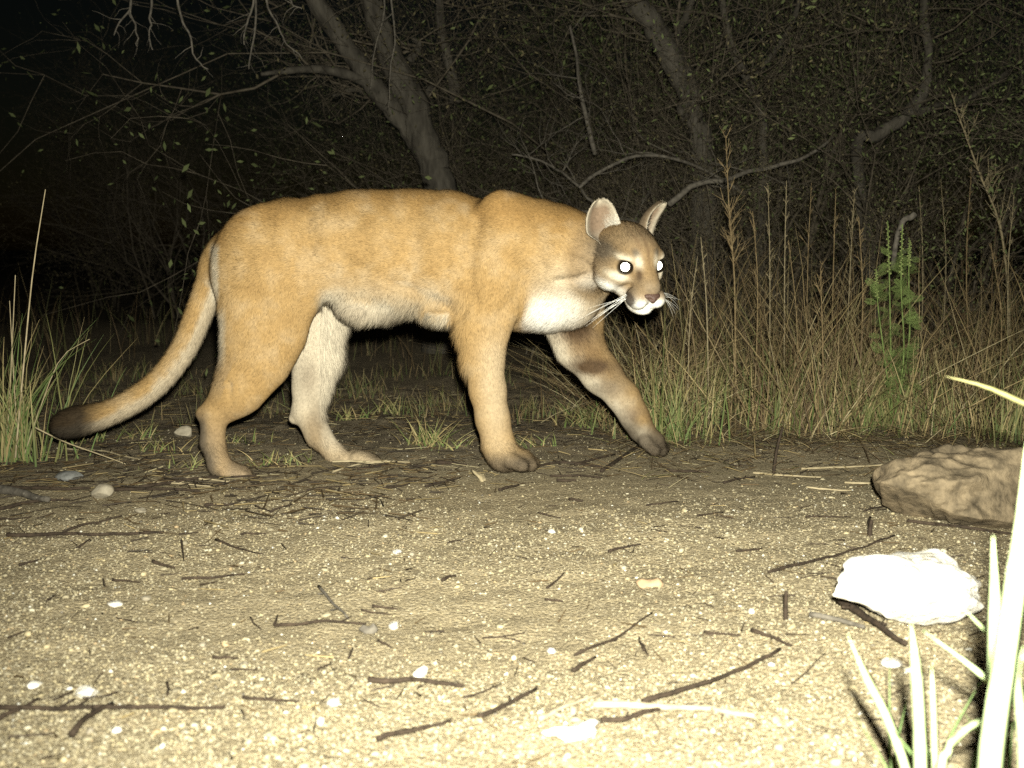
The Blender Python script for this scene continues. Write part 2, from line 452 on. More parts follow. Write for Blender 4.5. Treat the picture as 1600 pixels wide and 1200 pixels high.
# --- tail
TAIL = [(376, 384, 0, 32), (350, 404, -.005, 28), (328, 446, -.01, 24), (309, 495, -.02, 22.5), (287, 545, -.03, 21.5), (252, 592, -.04, 21), (212, 624, -.05, 21), (168, 646, -.055, 21), (140, 654, -.06, 23), (118, 659, -.062, 25), (100, 664, -.064, 22)]
tp = curve_pts([(a, b, c, r) for a, b, c, r in TAIL], 34)
chain([tuple(q_) for q_ in tp[:7]], k=.025, group='tail'); chain([tuple(q_) for q_ in tp[6:]], k=.008, group='tail')

# --- head in its own frame: forward f, side s (towards the camera side negative), up u
HYAW, HPITCH, HROLL = math.radians(25), math.radians(24), math.radians(-2)
HC = cp(980, 401, -.135)
fw = np.array([math.sin(HYAW) * math.cos(HPITCH), -math.cos(HYAW) * math.cos(HPITCH), -math.sin(HPITCH)])
sd0 = np.cross(fw, [0, 0, 1]); sd0 /= np.linalg.norm(sd0)        # to the animal's right (picture left)
up0 = np.cross(sd0, fw)
sdv = sd0 * math.cos(HROLL) + up0 * math.sin(HROLL)
upv = np.cross(sdv, fw)
HM = np.stack([fw, -sdv, upv], 0)            # rows: forward, animal's left (picture right), up
def hp(f, s, u): return HC + f * HM[0] + s * HM[1] + u * HM[2]
hprims = []
def hell(c, r, k): hprims.append(('ell', np.array(c, float), np.array(r, float), k, 1))
def hcone(a, b, ra, rb, k): hprims.append(('cone', np.array(a, float), np.array(b, float), ra, rb, k))
hell((-.005, 0, .014), (.088, .070, .064), .02)             # skull
hell((.040, 0, .030), (.046, .046, .036), .02)              # brow
for s in (-1, 1):
    hell((.008, s * .050, -.024), (.056, .034, .052), .02)  # cheek
    hell((.052, s * .040, .029), (.024, .022, .012), .012)  # brow ridge
    hell((.050, s * .042, -.020), (.030, .024, .022), .015) # below the eye
hcone((.040, 0, .012), (.116, 0, -.022), .041, .0265, .02)  # bridge of the nose
for s in (-1, 1):
    hell((.112, s * .0235, -.0525), (.030, .0245, .0235), .013)   # whisker pads
hell((.097, 0, -.0805), (.032, .027, .017), .012)            # chin
hcone((0, 0, -.045), (.082, 0, -.066), .046, .029, .018)    # lower jaw
hell((-.055, 0, -.015), (.06, .074, .066), .03)             # nape ruff
EYES = [(.068, -.0435, .0065), (.068, .0435, .0065)]

def sd_head(p):
    q = (p - HC) @ HM.T
    d = None
    for h in hprims:
        if h[0] == 'ell': e = sd_ell(q, h[1], h[2], 0); k = h[3]
        else: e = sd_cone(q, h[1], h[2], h[3], h[4]); k = h[5]
        if d is None: d = e
        else:
            m = np.clip(.5 + .5 * (d - e) / k, 0, 1); d = d * (1 - m) + e * m - k * m * (1 - m)
    for c in EYES:                                          # eye sockets
        e = .0185 - np.sqrt((((q - np.array(c)) / np.array([1, 1.08, .90])) ** 2).sum(-1)); k = .006
        m = np.clip(.5 - .5 * (d - e) / k, 0, 1); d = d * (1 - m) + e * m + k * m * (1 - m)
    # mouth line
    for s in (-1, 1):
        e = .0016 - sd_cone(q, np.array([.134, 0, -.0745]), np.array([.104, s * .032, -.0740]), 0, 0); k = .003
        m = np.clip(.5 - .5 * (d - e) / k, 0, 1); d = d * (1 - m) + e * m + k * m * (1 - m)
    e = .0022 - sd_cone(q, np.array([.147, 0, -.046]), np.array([.138, 0, -.072]), 0, 0); k = .003
    m = np.clip(.5 - .5 * (d - e) / k, 0, 1); d = d * (1 - m) + e * m + k * m * (1 - m)
    return d

HS = .0036
lo = np.array([cp(62, 0)[0], YC - .36, -.03]); hi = np.array([cp(1085, 0)[0], YC + .21, .80])
dim = np.ceil((hi - lo) / HS).astype(int)
FLD = np.full(dim, .5, np.float32)
ax_ = [lo[i] + HS * np.arange(dim[i]) for i in range(3)]
def blend(fn, bl, bh, k):
    a = np.clip(((bl - k - .02 - lo) / HS).astype(int), 0, dim); b = np.clip(((bh + k + .02 - lo) / HS).astype(int) + 1, 0, dim)
    sl = tuple(slice(a[i], b[i]) for i in range(3))
    g = np.stack(np.meshgrid(*[ax_[i][sl[i]] for i in range(3)], indexing='ij'), -1).astype(np.float32)
    e = fn(g); d = FLD[sl]
    m = np.clip(.5 + .5 * (d - e) / k, 0, 1)
    FLD[sl] = d * (1 - m) + e * m - k * m * (1 - m)
blend(sd_trunk, np.array([TX[0], YC - .15, zbot.min()]), np.array([TX[-1], YC + .15, ztop.max()]), .02)
for kind, dta, k, grp in prims:
    if kind == 'cone':
        a, b, ra, rb, q_ = dta; R_ = max(ra, rb)
        blend(lambda g: sd_cone(g, a, b, ra, rb, q_), np.minimum(a, b) - R_, np.maximum(a, b) + R_, k)
    else:
        c, r, rot = dta; R_ = r.max()
        blend(lambda g: sd_ell(g, c, r, rot), c - R_, c + R_, k)
blend(sd_head, HC - .17, HC + .17, .012)

def surface_nets(Fd):
    s = Fd < 0
    cs = s[:-1, :-1, :-1].astype(np.int8)
    tot = np.zeros_like(cs)
    for i in (0, 1):
        for j in (0, 1):
            for k in (0, 1):
                tot += s[i:Fd.shape[0] - 1 + i, j:Fd.shape[1] - 1 + j, k:Fd.shape[2] - 1 + k]
    act = (tot > 0) & (tot < 8)
    idx = np.argwhere(act)
    vid = np.full(act.shape, -1, np.int64); vid[act] = np.arange(len(idx))
    acc = np.zeros((len(idx), 3)); cnt = np.zeros(len(idx))
    C = [(i, j, k) for i in (0, 1) for j in (0, 1) for k in (0, 1)]
    val = {c: Fd[idx[:, 0] + c[0], idx[:, 1] + c[1], idx[:, 2] + c[2]] for c in C}
    for c in C:
        for axis in range(3):
            if c[axis] == 0:
                c2 = list(c); c2[axis] = 1; c2 = tuple(c2)
                a, b = val[c], val[c2]; cross = (a < 0) != (b < 0)
                t = np.where(cross, a / np.where(cross, a - b, 1), 0)
                pt = np.array(c, float)[None].repeat(len(idx), 0); pt[:, axis] += t
                acc[cross] += pt[cross]; cnt[cross] += 1
    V = idx + acc / cnt[:, None]
    quads = []
    for axis in range(3):
        u, v = [(1, 2), (2, 0), (0, 1)][axis]
        a = [slice(None)] * 3; b = [slice(None)] * 3
        a[axis] = slice(None, -1); b[axis] = slice(1, None)
        A = s[tuple(a)]; B = s[tuple(b)]
        e = np.argwhere(A != B)
        e = e[(e[:, u] > 0) & (e[:, v] > 0) & (e[:, u] < Fd.shape[u] - 1) & (e[:, v] < Fd.shape[v] - 1)]
        ins = A[e[:, 0], e[:, 1], e[:, 2]]
        du = np.zeros(3, int); du[u] = 1; dv = np.zeros(3, int); dv[v] = 1
        g = lambda o: vid[tuple((e - o).T)]
        qd = np.stack([g(du + dv), g(dv), g(0 * du), g(du)], -1)
        qd[~ins] = qd[~ins][:, ::-1]
        quads.append(qd)
    return V, np.vstack(quads)

# loose relief of muscle and skin under the coat, then mesh the field
CV, CF = surface_nets(FLD)
CV = lo + CV * HS
def normals_of(V, F):
    n = np.cross(V[F[:, 2]] - V[F[:, 0]], V[F[:, 3]] - V[F[:, 1]]) if F.shape[1] == 4 else np.cross(V[F[:, 1]] - V[F[:, 0]], V[F[:, 2]] - V[F[:, 0]])
    out = np.zeros_like(V)
    for k in range(F.shape[1]): 
        for c in range(3): out[:, c] += np.bincount(F[:, k], n[:, c], len(V))
    return out / (np.linalg.norm(out, axis=1)[:, None] + 1e-12)
CN = normals_of(CV, CF)
PX, PY = proj(CV)
HL = (CV - HC) @ HM.T                         # head coordinates of every vertex
inhead = sstep(.165, .135, np.linalg.norm(HL - np.array([.02, 0, -.015]), axis=1)) * sstep(-.10, -.05, HL[:, 0])
tr = (vnoise(PX / 34, PY / 60, 31) * .013 + vnoise(PX / 17, PY / 34, 32) * .004) * (1 - inhead) * sstep(545, 470, PY) * sstep(350, 420, PX) * sstep(920, 860, PX)
# skin creases: (px,py) polylines on the near side
def crease(pts, wd, dep):
    dd = np.full(len(CV), 1e9)
    for (a, b), (c, d) in zip(pts[:-1], pts[1:]):
        L2 = (c - a) ** 2 + (d - b) ** 2
        t = np.clip(((PX - a) * (c - a) + (PY - b) * (d - b)) / L2, 0, 1)
        dd = np.minimum(dd, np.hypot(PX - a - t * (c - a), PY - b - t * (d - b)))
    return -dep * np.exp(-(dd / wd) ** 2) * (CN[:, 1] < .1)
tr += crease([(742, 352), (737, 375), (734, 410), (738, 450), (722, 490)], 12, .009)
tr += crease([(508, 478), (490, 452), (482, 415), (490, 380)], 10, .005)
tr += crease([(745, 470), (775, 500), (800, 470), (822, 420)], 10, .005)
tr += crease([(420, 380), (440, 420), (430, 470)], 14, .004)
tr += crease([(560, 330), (575, 380), (565, 430)], 13, .003)
tr += crease([(610, 440), (660, 462), (705, 480)], 9, .004)
tr += crease([(765, 420), (748, 455), (742, 500)], 8, .005)
tr += crease([(890, 400), (912, 408), (920, 418)], 6, .006)
tr += crease([(870, 438), (900, 436), (922, 428)], 6, .006)
tr += crease([(800, 400), (815, 440), (808, 480)], 10, .004)
tr += crease([(845, 345), (838, 390), (850, 420)], 9, .004)
tr += crease([(480, 345), (478, 375), (488, 395)], 7, .0035)
tr += crease([(358, 600), (362, 630), (356, 655)], 5, .0025)
tr += crease([(530, 395), (550, 415), (590, 425)], 8, .003)
tr += crease([(640, 340), (650, 400), (640, 450)], 12, .003)
tr += crease([(690, 340), (698, 400), (690, 450)], 10, .003)
CV = CV + CN * tr[:, None]
CN = normals_of(CV, CF)

# --- nearest limb of each vertex
def group_d(name):
    d = np.full(len(CV), 9.)
    for kind, dta, k, grp in prims:
        if grp == name and kind == 'cone': d = np.minimum(d, sd_cone(CV, *dta))
    return d
dB = sd_trunk(CV)
GD = {g: group_d(g) for g in ('hind_near', 'hind_far', 'fore_near', 'fore_far', 'tail')}

# --- coat colours (albedo)
TAWNY = np.array([.318, .205, .088]); BACK = np.array([.255, .148, .052]); CREAM = np.array([.58, .51, .39]); WHITE = np.array([.80, .77, .70])
GREY = np.array([.21, .165, .115]); DARK = np.array([.016, .012, .009]); BROWN = np.array([.16, .10, .055])
def coat():
    c = np.repeat(TAWNY[None], len(CV), 0)
    def mix(m, col):
        nonlocal c
        m = np.clip(m, 0, 1)[:, None]; c = c * (1 - m) + col * m
    nz = vnoise(PX / 9, PY / 9, 41) * .5 + vnoise(PX / 25, PY / 25, 42)
    blob = lambda x, y, rx, ry, e=1.5: np.clip(1.15 * np.exp(-.9 * (((PX - x) / rx) ** 2 + ((PY - y) / ry) ** 2)) * (1 + .5 * nz), 0, 1)
    # redder along the spine
    ztopv = np.interp(CV[:, 0], TX, ztop); zbotv = np.interp(CV[:, 0], TX, zbot)
    vv = (CV[:, 2] - zbotv) / (ztopv - zbotv)
    trunk_m = (PX > 335) * sstep(945, 900, PX) * sstep(515, 440, PY)
    mix(trunk_m * sstep(.70, .99, vv + .12 * nz) * .85, BACK)
    mix(np.clip(nz, 0, 1) * .55, BACK * .92); mix(np.clip(-nz, 0, 1) * .22 * (1 - inhead), CREAM)
    mix(trunk_m * sstep(480, 540, PX) * sstep(735, 690, PX) * sstep(.42, .20, vv + .1 * nz) * .25, CREAM)
    # pale belly
    belly = sstep(490, 506, PX) * sstep(728, 712, PX) * (PY > 440) * sstep(.008, .03, GD['fore_near'])
    edge = np.interp(PX, [490, 520, 560, 600, 640, 680, 720], [462, 456, 462, 472, 482, 490, 498])
    mix(belly * sstep(-8, 14, PY - edge + 14 * nz) * .85, CREAM * .80)
    mix(belly * sstep(.35, .9, -CN[:, 2]) * .6, CREAM)
    mix(belly * blob(556, 486, 28, 12) * .55, GREY); mix(belly * blob(612, 492, 18, 7) * .5, GREY)
    # chest: pale fur, with the flash's overexposure painted in as white
    front = (CV[:, 0] > cp(800, 0)[0]) & (PY > 380) & (PY < 560) & 1
    front = front * sstep(.010, .035, GD['fore_near']) * sstep(800, 840, PX) * sstep(385, 425, PY)
    mix(front * blob(868, 484, 50, 28) * .55, WHITE)
    mix(front * blob(900, 445, 52, 50) * .45, CREAM)
    mix(front * blob(850, 500, 45, 24, 1.5) * .8, WHITE)
    mix(front * blob(805, 520, 26, 12, 1.3) * .55, BROWN)
    # hind legs
    hn = (GD['hind_near'] < GD['hind_far']) & (GD['hind_near'] < GD['tail'] + .003)
    hfm = (GD['hind_far'] < GD['hind_near']) & (PX > 435) & (PX < 605) & (CV[:, 1] > YC - .02)
    hfm = hfm * sstep(470, 500, PY)
    mix(hfm * sstep(.35, -.35, CN[:, 1] + .2 * nz) * .85, CREAM * 1.05)
    mix(hfm * .25, GREY * 1.3); mix(hfm * blob(483, 592, 14, 22) * .6, GREY); mix(hfm * blob(492, 668, 15, 34) * .8, GREY * .8)
    mix(hfm * blob(482, 685, 26, 40) * .3, TAWNY); mix(hfm * sstep(675, 715, PY + 8 * nz) * .6, TAWNY * .8)
    mix(hfm * sstep(560, 585, PX) * .5, GREY * .8)
    low = hn & (PX < 420)
    mix(low * sstep(620, 700, PY) * .45, GREY * 1.3)
    mix(low * sstep(-.05, -.6, CN[:, 0] + .3 * nz) * sstep(640, 670, PY) * .85, GREY * .5); mix(low * blob(312, 688, 13, 40) * .9, GREY * .6); mix(low * blob(328, 725, 9, 28) * .8, GREY * .6)
    mix(low * sstep(345, 365, PX) * sstep(700, 735, PY) * .5, GREY * 1.1)
    mix(low * (CN[:, 0] < -.3) * sstep(530, 590, PY) * sstep(640, 600, PY) * .35, GREY)
    mix(sstep(336, 342, PX) * sstep(356, 346, PX) * sstep(470, 500, PY) * sstep(585, 540, PY) * sstep(0, -.5, CN[:, 0]) * .8, CREAM * .75)
    # fore legs
    fn = (GD['fore_near'] < .02) * (PX < 860) * sstep(480, 560, PY)
    mix(fn * blob(775, 600, 26, 120) * .35, CREAM * .9)
    mix(fn * sstep(700, 724, PY + 8 * nz) * .75, GREY * .6); mix(fn * blob(814, 722, 36, 17) * .8, GREY * .4); mix(fn * sstep(724, 736, PY) * .5, GREY * .5)
    ff = (GD['fore_far'] < .03) & (PX > 828) & (PY > 490) & (CV[:, 1] > YC - .03)
    mix(ff * .45, TAWNY * .9)
    along = (PX - 840) * .60 - (PY - 520) * .55           # which side of the limb: under side pale
    mix(ff * sstep(36, 2, along + 12 * nz) * .95, CREAM * 1.12)
    mix(ff * blob(918, 540, 30, 36) * .55, BROWN); mix(ff * blob(905, 512, 36, 22, 2) * 1.0, BROWN * .5); mix(ff * blob(926, 572, 40, 15, 2) * 1.0, BROWN * .5)
    mix(ff * blob(945, 606, 30, 14, 1.4) * .75, GREY * .8); mix(ff * blob(968, 605, 16, 40) * .3, GREY)
    mix(ff * blob(988, 650, 22, 12, 1.5) * .7, BROWN * .8)
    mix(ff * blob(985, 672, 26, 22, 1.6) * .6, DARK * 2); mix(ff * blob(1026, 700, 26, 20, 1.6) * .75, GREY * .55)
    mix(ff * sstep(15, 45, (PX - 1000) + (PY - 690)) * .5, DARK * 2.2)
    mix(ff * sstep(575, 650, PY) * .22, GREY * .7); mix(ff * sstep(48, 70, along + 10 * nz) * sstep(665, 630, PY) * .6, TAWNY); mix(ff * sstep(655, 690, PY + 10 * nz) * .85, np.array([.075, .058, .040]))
    mix(ff * blob(1004, 655, 10, 10) * .5, TAWNY)
    # tail
    tm = GD['tail'] < np.minimum(dB, GD['hind_near']) + .002
    und = np.clip(sstep(.15, -.35, CN[:, 2] + .25 * nz) + sstep(.25, .65, CN[:, 0] + .25 * nz), 0, 1)
    mix(tm * und * sstep(390, 430, PY) * .65, CREAM * .68)
    mix(tm * sstep(185, 125, PX + 16 * nz) * .93, DARK)
    mix(sstep(326, 334, PX) * sstep(346, 338, PX) * sstep(375, 390, PY) * sstep(480, 455, PY) * (CN[:, 1] < .3) * .75, CREAM * .8)
    # head, in head coordinates
    f, s, u = HL.T; a = np.abs(s)
    hb = lambda fc, sc_, uc, rf, rs, ru, e=1.6: inhead * np.clip(e * .75 * np.exp(-.9 * (((f - fc) / rf) ** 2 + ((a - sc_) / rs) ** 2 + ((u - uc) / ru) ** 2)) * (1 + .45 * nz), 0, 1)
    mix(inhead * .8, np.array([.235, .158, .082]))
    mix(hb(.03, .0, .06, .05, .05, .03) * .4, GREY * .8)                   # crown
    mix(hb(.004, .074, .024, .045, .030, .026, 2) * .95, GREY * .42)     # dark before the ears
    mix(hb(-.015, .08, -.01, .03, .03, .03) * .4, GREY)
    mix(hb(.055, .0, .050, .06, .004, .04, 2) * .6, BROWN * .8)       # midline
    mix(hb(.040, .018, .058, .05, .004, .02, 2) * .45, BROWN)
    mix(hb(.078, .028, .044, .016, .007, .008, 2) * .9, GREY * .5)    # spot above the eye
    mix(hb(.086, .022, .024, .016, .007, .014, 2) * .8, CREAM)
    mix(hb(.066, .050, .028, .02, .02, .007, 2) * .8, CREAM)
    mix(hb(.104, .024, .000, .014, .0055, .016, 2) * .95, BROWN * .45) # tear line
    mix(hb(.062, .056, -.017, .028, .02, .009, 2) * .9, CREAM)
    mix(hb(.128, .010, -.018, .03, .020, .016) * .7, GREY * .9)       # top of the muzzle
    mix(hb(.110, .032, -.034, .02, .012, .010) * .5, GREY)
    mix(hb(.043, .066, -.056, .034, .022, .016, 2) * .95, WHITE)      # side of the jaw
    mix(hb(.070, .055, -.066, .03, .02, .014, 2) * .9, WHITE)
    mix(hb(.130, .024, -.064, .034, .028, .0145, 3), WHITE)           # lips
    mix(hb(.100, .0, -.088, .05, .036, .013, 3), WHITE)               # chin
    mix(hb(.112, .044, -.053, .020, .012, .014, 3) * .95, DARK * 3)  # whisker spot
    mix(hb(.02, .05, -.080, .05, .05, .02) * .7, WHITE)
    for e in EYES:
        dd = np.linalg.norm((HL - np.array(e)) / np.array([1, 1.15, .95]), axis=1)
        mix(inhead * sstep(.0190, .0165, dd), DARK)
    ml = np.minimum(sd_cone(np.stack([f, a, u], -1), np.array([.136, 0, -.0745]), np.array([.102, .034, -.0740]), 0, 0),
                    sd_cone(np.stack([f, a, u], -1), np.array([.147, 0, -.046]), np.array([.140, 0, -.072]), 0, 0))
    mix(inhead * sstep(.0036, .0018, ml) * .4, GREY)
    return c
CC = coat()
puma = empty('puma', (cp(560, 0)[0], YC, 0.0))
tag(puma, 'tawny puma walking along the edge of the track, head turned with glowing eyes', 'puma')
def cpart(name, V, F, mat, col=None, parent=None, **kw):
    base = np.array(puma.location)
    o = mesh_np(name, np.asarray(V) - base, F, mat, parent=parent or puma, col=col, **kw)
    return o
body = cpart('body', CV, CF, M['fur'], CC)

# --- hair directions
flow = []
def fl(a, b, n=5, wgt=1.0):
    for t in np.linspace(0, 1, n): flow.append((*(a + (b - a) * t), *((b - a) / np.linalg.norm(b - a))))
fl(cp(900, 380, -.05), cp(380, 400, -.08), 14); fl(cp(900, 380, .05), cp(380, 400, .08), 14); fl(cp(880, 330), cp(380, 340), 12)
fl(cp(720, 490, -.05), cp(520, 500, -.05), 6); fl(cp(900, 480, -.04), cp(850, 520, -.03), 3)
for kind, dta, k, grp in prims:
    if grp not in ('body', 'neck') and kind == 'cone':
        if np.linalg.norm(dta[1] - dta[0]) > .012: fl(dta[0], dta[1], 2)
for a, b in (((.14, 0, 0), (-.06, 0, .07)), ((.12, -.03, -.03), (-.04, -.08, -.03)), ((.12, .03, -.03), (-.04, .08, -.03)), ((.12, 0, -.07), (-.02, 0, -.11))):
    fl(hp(*a), hp(*b), 6)
flow = np.array(flow)
def hair_dir(Pt):
    D = np.zeros_like(Pt)
    for i in range(0, len(Pt), 20000):
        d2 = ((Pt[i:i + 20000, None, :] - flow[None, :, :3]) ** 2).sum(-1)
        d2 -= d2.min(1)[:, None]
        wt = np.exp(-d2 / .0022)
        D[i:i + 20000] = wt @ flow[:, 3:]
    return D / (np.linalg.norm(D, axis=1)[:, None] + 1e-9)

def fur_mesh(name, V, F, Nn, Cc, count, length, lift, width, dirs, dens=None):
    tri = np.vstack([F[:, [0, 1, 2]], F[:, [0, 2, 3]]]) if F.shape[1] == 4 else F
    ar = np.linalg.norm(np.cross(V[tri[:, 1]] - V[tri[:, 0]], V[tri[:, 2]] - V[tri[:, 0]]), axis=1)
    # sides that turn away from the track get fewer hairs
    if dens is not None: ar = ar * dens[tri].mean(1)
    t = tri[rng.choice(len(tri), count, p=ar / ar.sum())]
    b = rng.random((count, 2)); fl_ = b.sum(1) > 1; b[fl_] = 1 - b[fl_]
    bw = np.stack([1 - b.sum(1), b[:, 0], b[:, 1]], -1)
    I_ = lambda A: (A[t] * bw[..., None]).sum(1) if A.ndim == 2 else (A[t] * bw).sum(1)
    p = I_(V); n = I_(Nn); n /= np.linalg.norm(n, axis=1)[:, None] + 1e-9
    c = I_(Cc); L = I_(length) * rng.uniform(.6, 1.2, count); lf = I_(lift)
    d = I_(dirs); d = d + rng.standard_normal((count, 3)) * .16
    d -= n * (d * n).sum(1)[:, None]; d /= np.linalg.norm(d, axis=1)[:, None] + 1e-9
    lf = lf * rng.uniform(.5, 1.5, count)
    h = d * (1 - .5 * lf)[:, None] + n * lf[:, None]; h /= np.linalg.norm(h, axis=1)[:, None]
    s = np.cross(h, n); s /= np.linalg.norm(s, axis=1)[:, None] + 1e-9
    wd = width * rng.uniform(.7, 1.3, count)
    p = p - n * .0008
    mid = p + h * (L * .5)[:, None]; tip = p + h * L[:, None] + d * (L * .12)[:, None] - n * (L * .10 * lf)[:, None]
    V2 = np.stack([p - s * wd[:, None], p + s * wd[:, None], mid + s * wd[:, None] * .75, mid - s * wd[:, None] * .75, tip], 1).reshape(-1, 3)
    o = np.arange(count)[:, None] * 5
    Fq = np.concatenate([o + np.array([[0, 1, 2]]), o + np.array([[0, 2, 3]]), o + np.array([[3, 2, 4]])], 0)
    br = rng.uniform(.62, 1.34, (count, 1))
    cc = np.repeat(c * br, 5, 0)
    sn = n + h * .25 + rng.standard_normal((count, 3)) * .16; sn /= np.linalg.norm(sn, axis=1)[:, None]
    return V2, Fq, cc, np.repeat(sn, 5, 0)

cd = hair_dir(CV)
Lh = np.full(len(CV), .0085)
bel = ((PX > 500) & (PX < 730) & (PY > 455) & (CN[:, 2] < .1))
Lh = np.where(bel, .0085 + (.020 + .026 * vnoise(PX / 22, PY / 40, 57)) * sstep(455, 500, PY), Lh)
Lh = np.where((GD['tail'] < .004), .0125, Lh)
Lh = np.where((PX > 320) & (PX < 352) & (PY > 470) & (PY < 600) & (CN[:, 0] < 0), .016, Lh)
Lh = np.where((PX > 820) & (PX < 920) & (PY > 470) & (PY < 560), .013, Lh)
paw = (PY > 690)
Lh = np.where(paw, .0085, Lh)
Lh = Lh * (1 - inhead) + inhead * np.where(HL[:, 0] > .05, .0045, .0075)
eye_d = np.min([np.linalg.norm(HL - np.array(e), axis=1) for e in EYES], 0)
Lh = np.where(inhead > .5, Lh * sstep(.019, .026, eye_d), Lh)
leg_m = sstep(560, 620, PY) * (GD['tail'] > .01)
Lh = Lh * (1 - .30 * leg_m * (1 - paw))
lift = .34 - .12 * leg_m; lift = np.where(inhead > .5, .26, lift); lift = np.where(bel, .42, lift); lift = np.where(paw, .5, lift)
dn = np.where(bel[:, None], cd * .4 + np.array([[0, 0, -1.]]) , cd)
V2, F2, C2, N2 = fur_mesh('fur', CV, CF, CN, CC, 360000, Lh, lift, .00062, dn, dens=1 + 1.2 * inhead + 1.0 * paw)
fur = cpart('fur', V2, F2, M['hair'], C2, normals=N2)
tag(fur, kind='stuff')

# --- ears: cupped shells
def ear(side):
    nu, nv = 17, 15
    U, Vv = np.meshgrid(np.linspace(0, 1, nu), np.linspace(-1, 1, nv), indexing='ij')
    Hh = .074
    wprof = .0345 * np.clip(1 - (np.clip(U - .18, 0, 1) / .825) ** 2.0, 0, 1) ** .56 * (1 - .10 * (1 - U)) * (.45 + .55 * sstep(0, .32, U))
    # local: a across, b up, c depth (cup opens to +c)
    a = Vv * wprof; b = U * Hh
    cdp = .024 * (Vv ** 2) * (1 - .55 * U) - .012 * (1 - U) - .010 * np.sin(U * 3.0)
    return np.stack([a, b, cdp], -1)
def place_ear(side, base, upd, face, size):
    upd = np.array(upd, float); upd /= np.linalg.norm(upd)
    fc = np.array(face, float); fc -= upd * (fc @ upd); fc /= np.linalg.norm(fc)
    ac = np.cross(upd, fc)
    E = ear(side) * size
    inner = np.array(base) + E[..., 0:1] * ac + E[..., 1:2] * upd + E[..., 2:3] * fc
    outer = inner - fc * .0045
    nu, nv = E.shape[:2]
    W = lambda X: HC + X.reshape(-1, 3) @ HM
    Vi, Vo = W(inner), W(outer)
    i, j = np.meshgrid(np.arange(nu - 1), np.arange(nv - 1), indexing='ij'); k = (i * nv + j).ravel()
    Fi = np.stack([k, k + 1, k + nv + 1, k + nv], -1); n0 = nu * nv
    rim = [r * nv for r in range(nu)] + [(nu - 1) * nv + c for c in range(1, nv)] + [r * nv + nv - 1 for r in range(nu - 2, -1, -1)]
    rim = np.array(rim)
    Fr = np.stack([rim[:-1], rim[1:], rim[1:] + n0, rim[:-1] + n0], -1)
    V = np.vstack([Vi, Vo]); F = np.vstack([Fi, Fi[:, ::-1] + n0, Fr])
    U, Vv = np.meshgrid(np.linspace(0, 1, nu), np.linspace(-1, 1, nv), indexing='ij'); U = U.ravel(); Vv = Vv.ravel()
    pink = np.array([.185, .130, .088]); rimc = np.array([.33, .285, .215]); back = np.array([.17, .125, .08])
    e = np.clip(sstep(.55, .95, np.abs(Vv)) + sstep(.80, .97, U), 0, 1)[:, None]
    lowm = sstep(.42, .12, U)[:, None]
    ci = pink * (1 - e) + rimc * e; ci = ci * (1 - .6 * lowm) + np.array([.30, .26, .20]) * .6 * lowm
    co = np.repeat(back[None], len(U), 0)
    col = np.vstack([ci, co])
    up_dir = (upd @ HM)
    ob = cpart('ear', V, F, M['fur'], col)
    Nv = normals_of(V, F)
    sgn = 1 if (Nv[:n0].mean(0) @ (fc @ HM)) > 0 else -1
    if sgn < 0:
        ob.data.flip_normals(); Nv = -Nv; F = F[:, ::-1]
    # inner tufts on the front rim and short hair everywhere
    tuft = np.concatenate([sstep(.05, .8, Vv * side + .35 * vnoise(U * 9, Vv * 7, 33)) * sstep(.85, .35, U), np.zeros(n0)])
    col2 = col * (1 - tuft[:, None]) + np.array([.44, .40, .33]) * tuft[:, None]
    Ln = .004 + .014 * tuft * np.concatenate([sstep(.8, .25, U), U * 0])
    dirs = np.repeat(up_dir[None], len(V), 0) * .8 + -side * (ac @ HM)[None] * 1.2 * tuft[:, None]
    v, f, c_, n_ = fur_mesh('ear_fur', V, F, Nv, col2, 9000, Ln, np.full(len(V), .3) + .25 * tuft, .00055, dirs)
    tag(cpart('ear_fur', v, f, M['hair'], c_, parent=None, normals=n_), kind='stuff').parent = ob
    return ob
def ear_base_parent(ob): return ob
WH = lambda x, y, z: HM @ np.array([x, y, z], float)         # a direction of the place in head axes
ear_r = place_ear(1, (-.010, -.058, .030), WH(-.16, .05, 1), WH(.30, -1, .05), 1.40)
ear_l = place_ear(-1, (-.020, .048, .030), WH(.42, .10, .90), WH(.95, -.30, .05), 1.40)

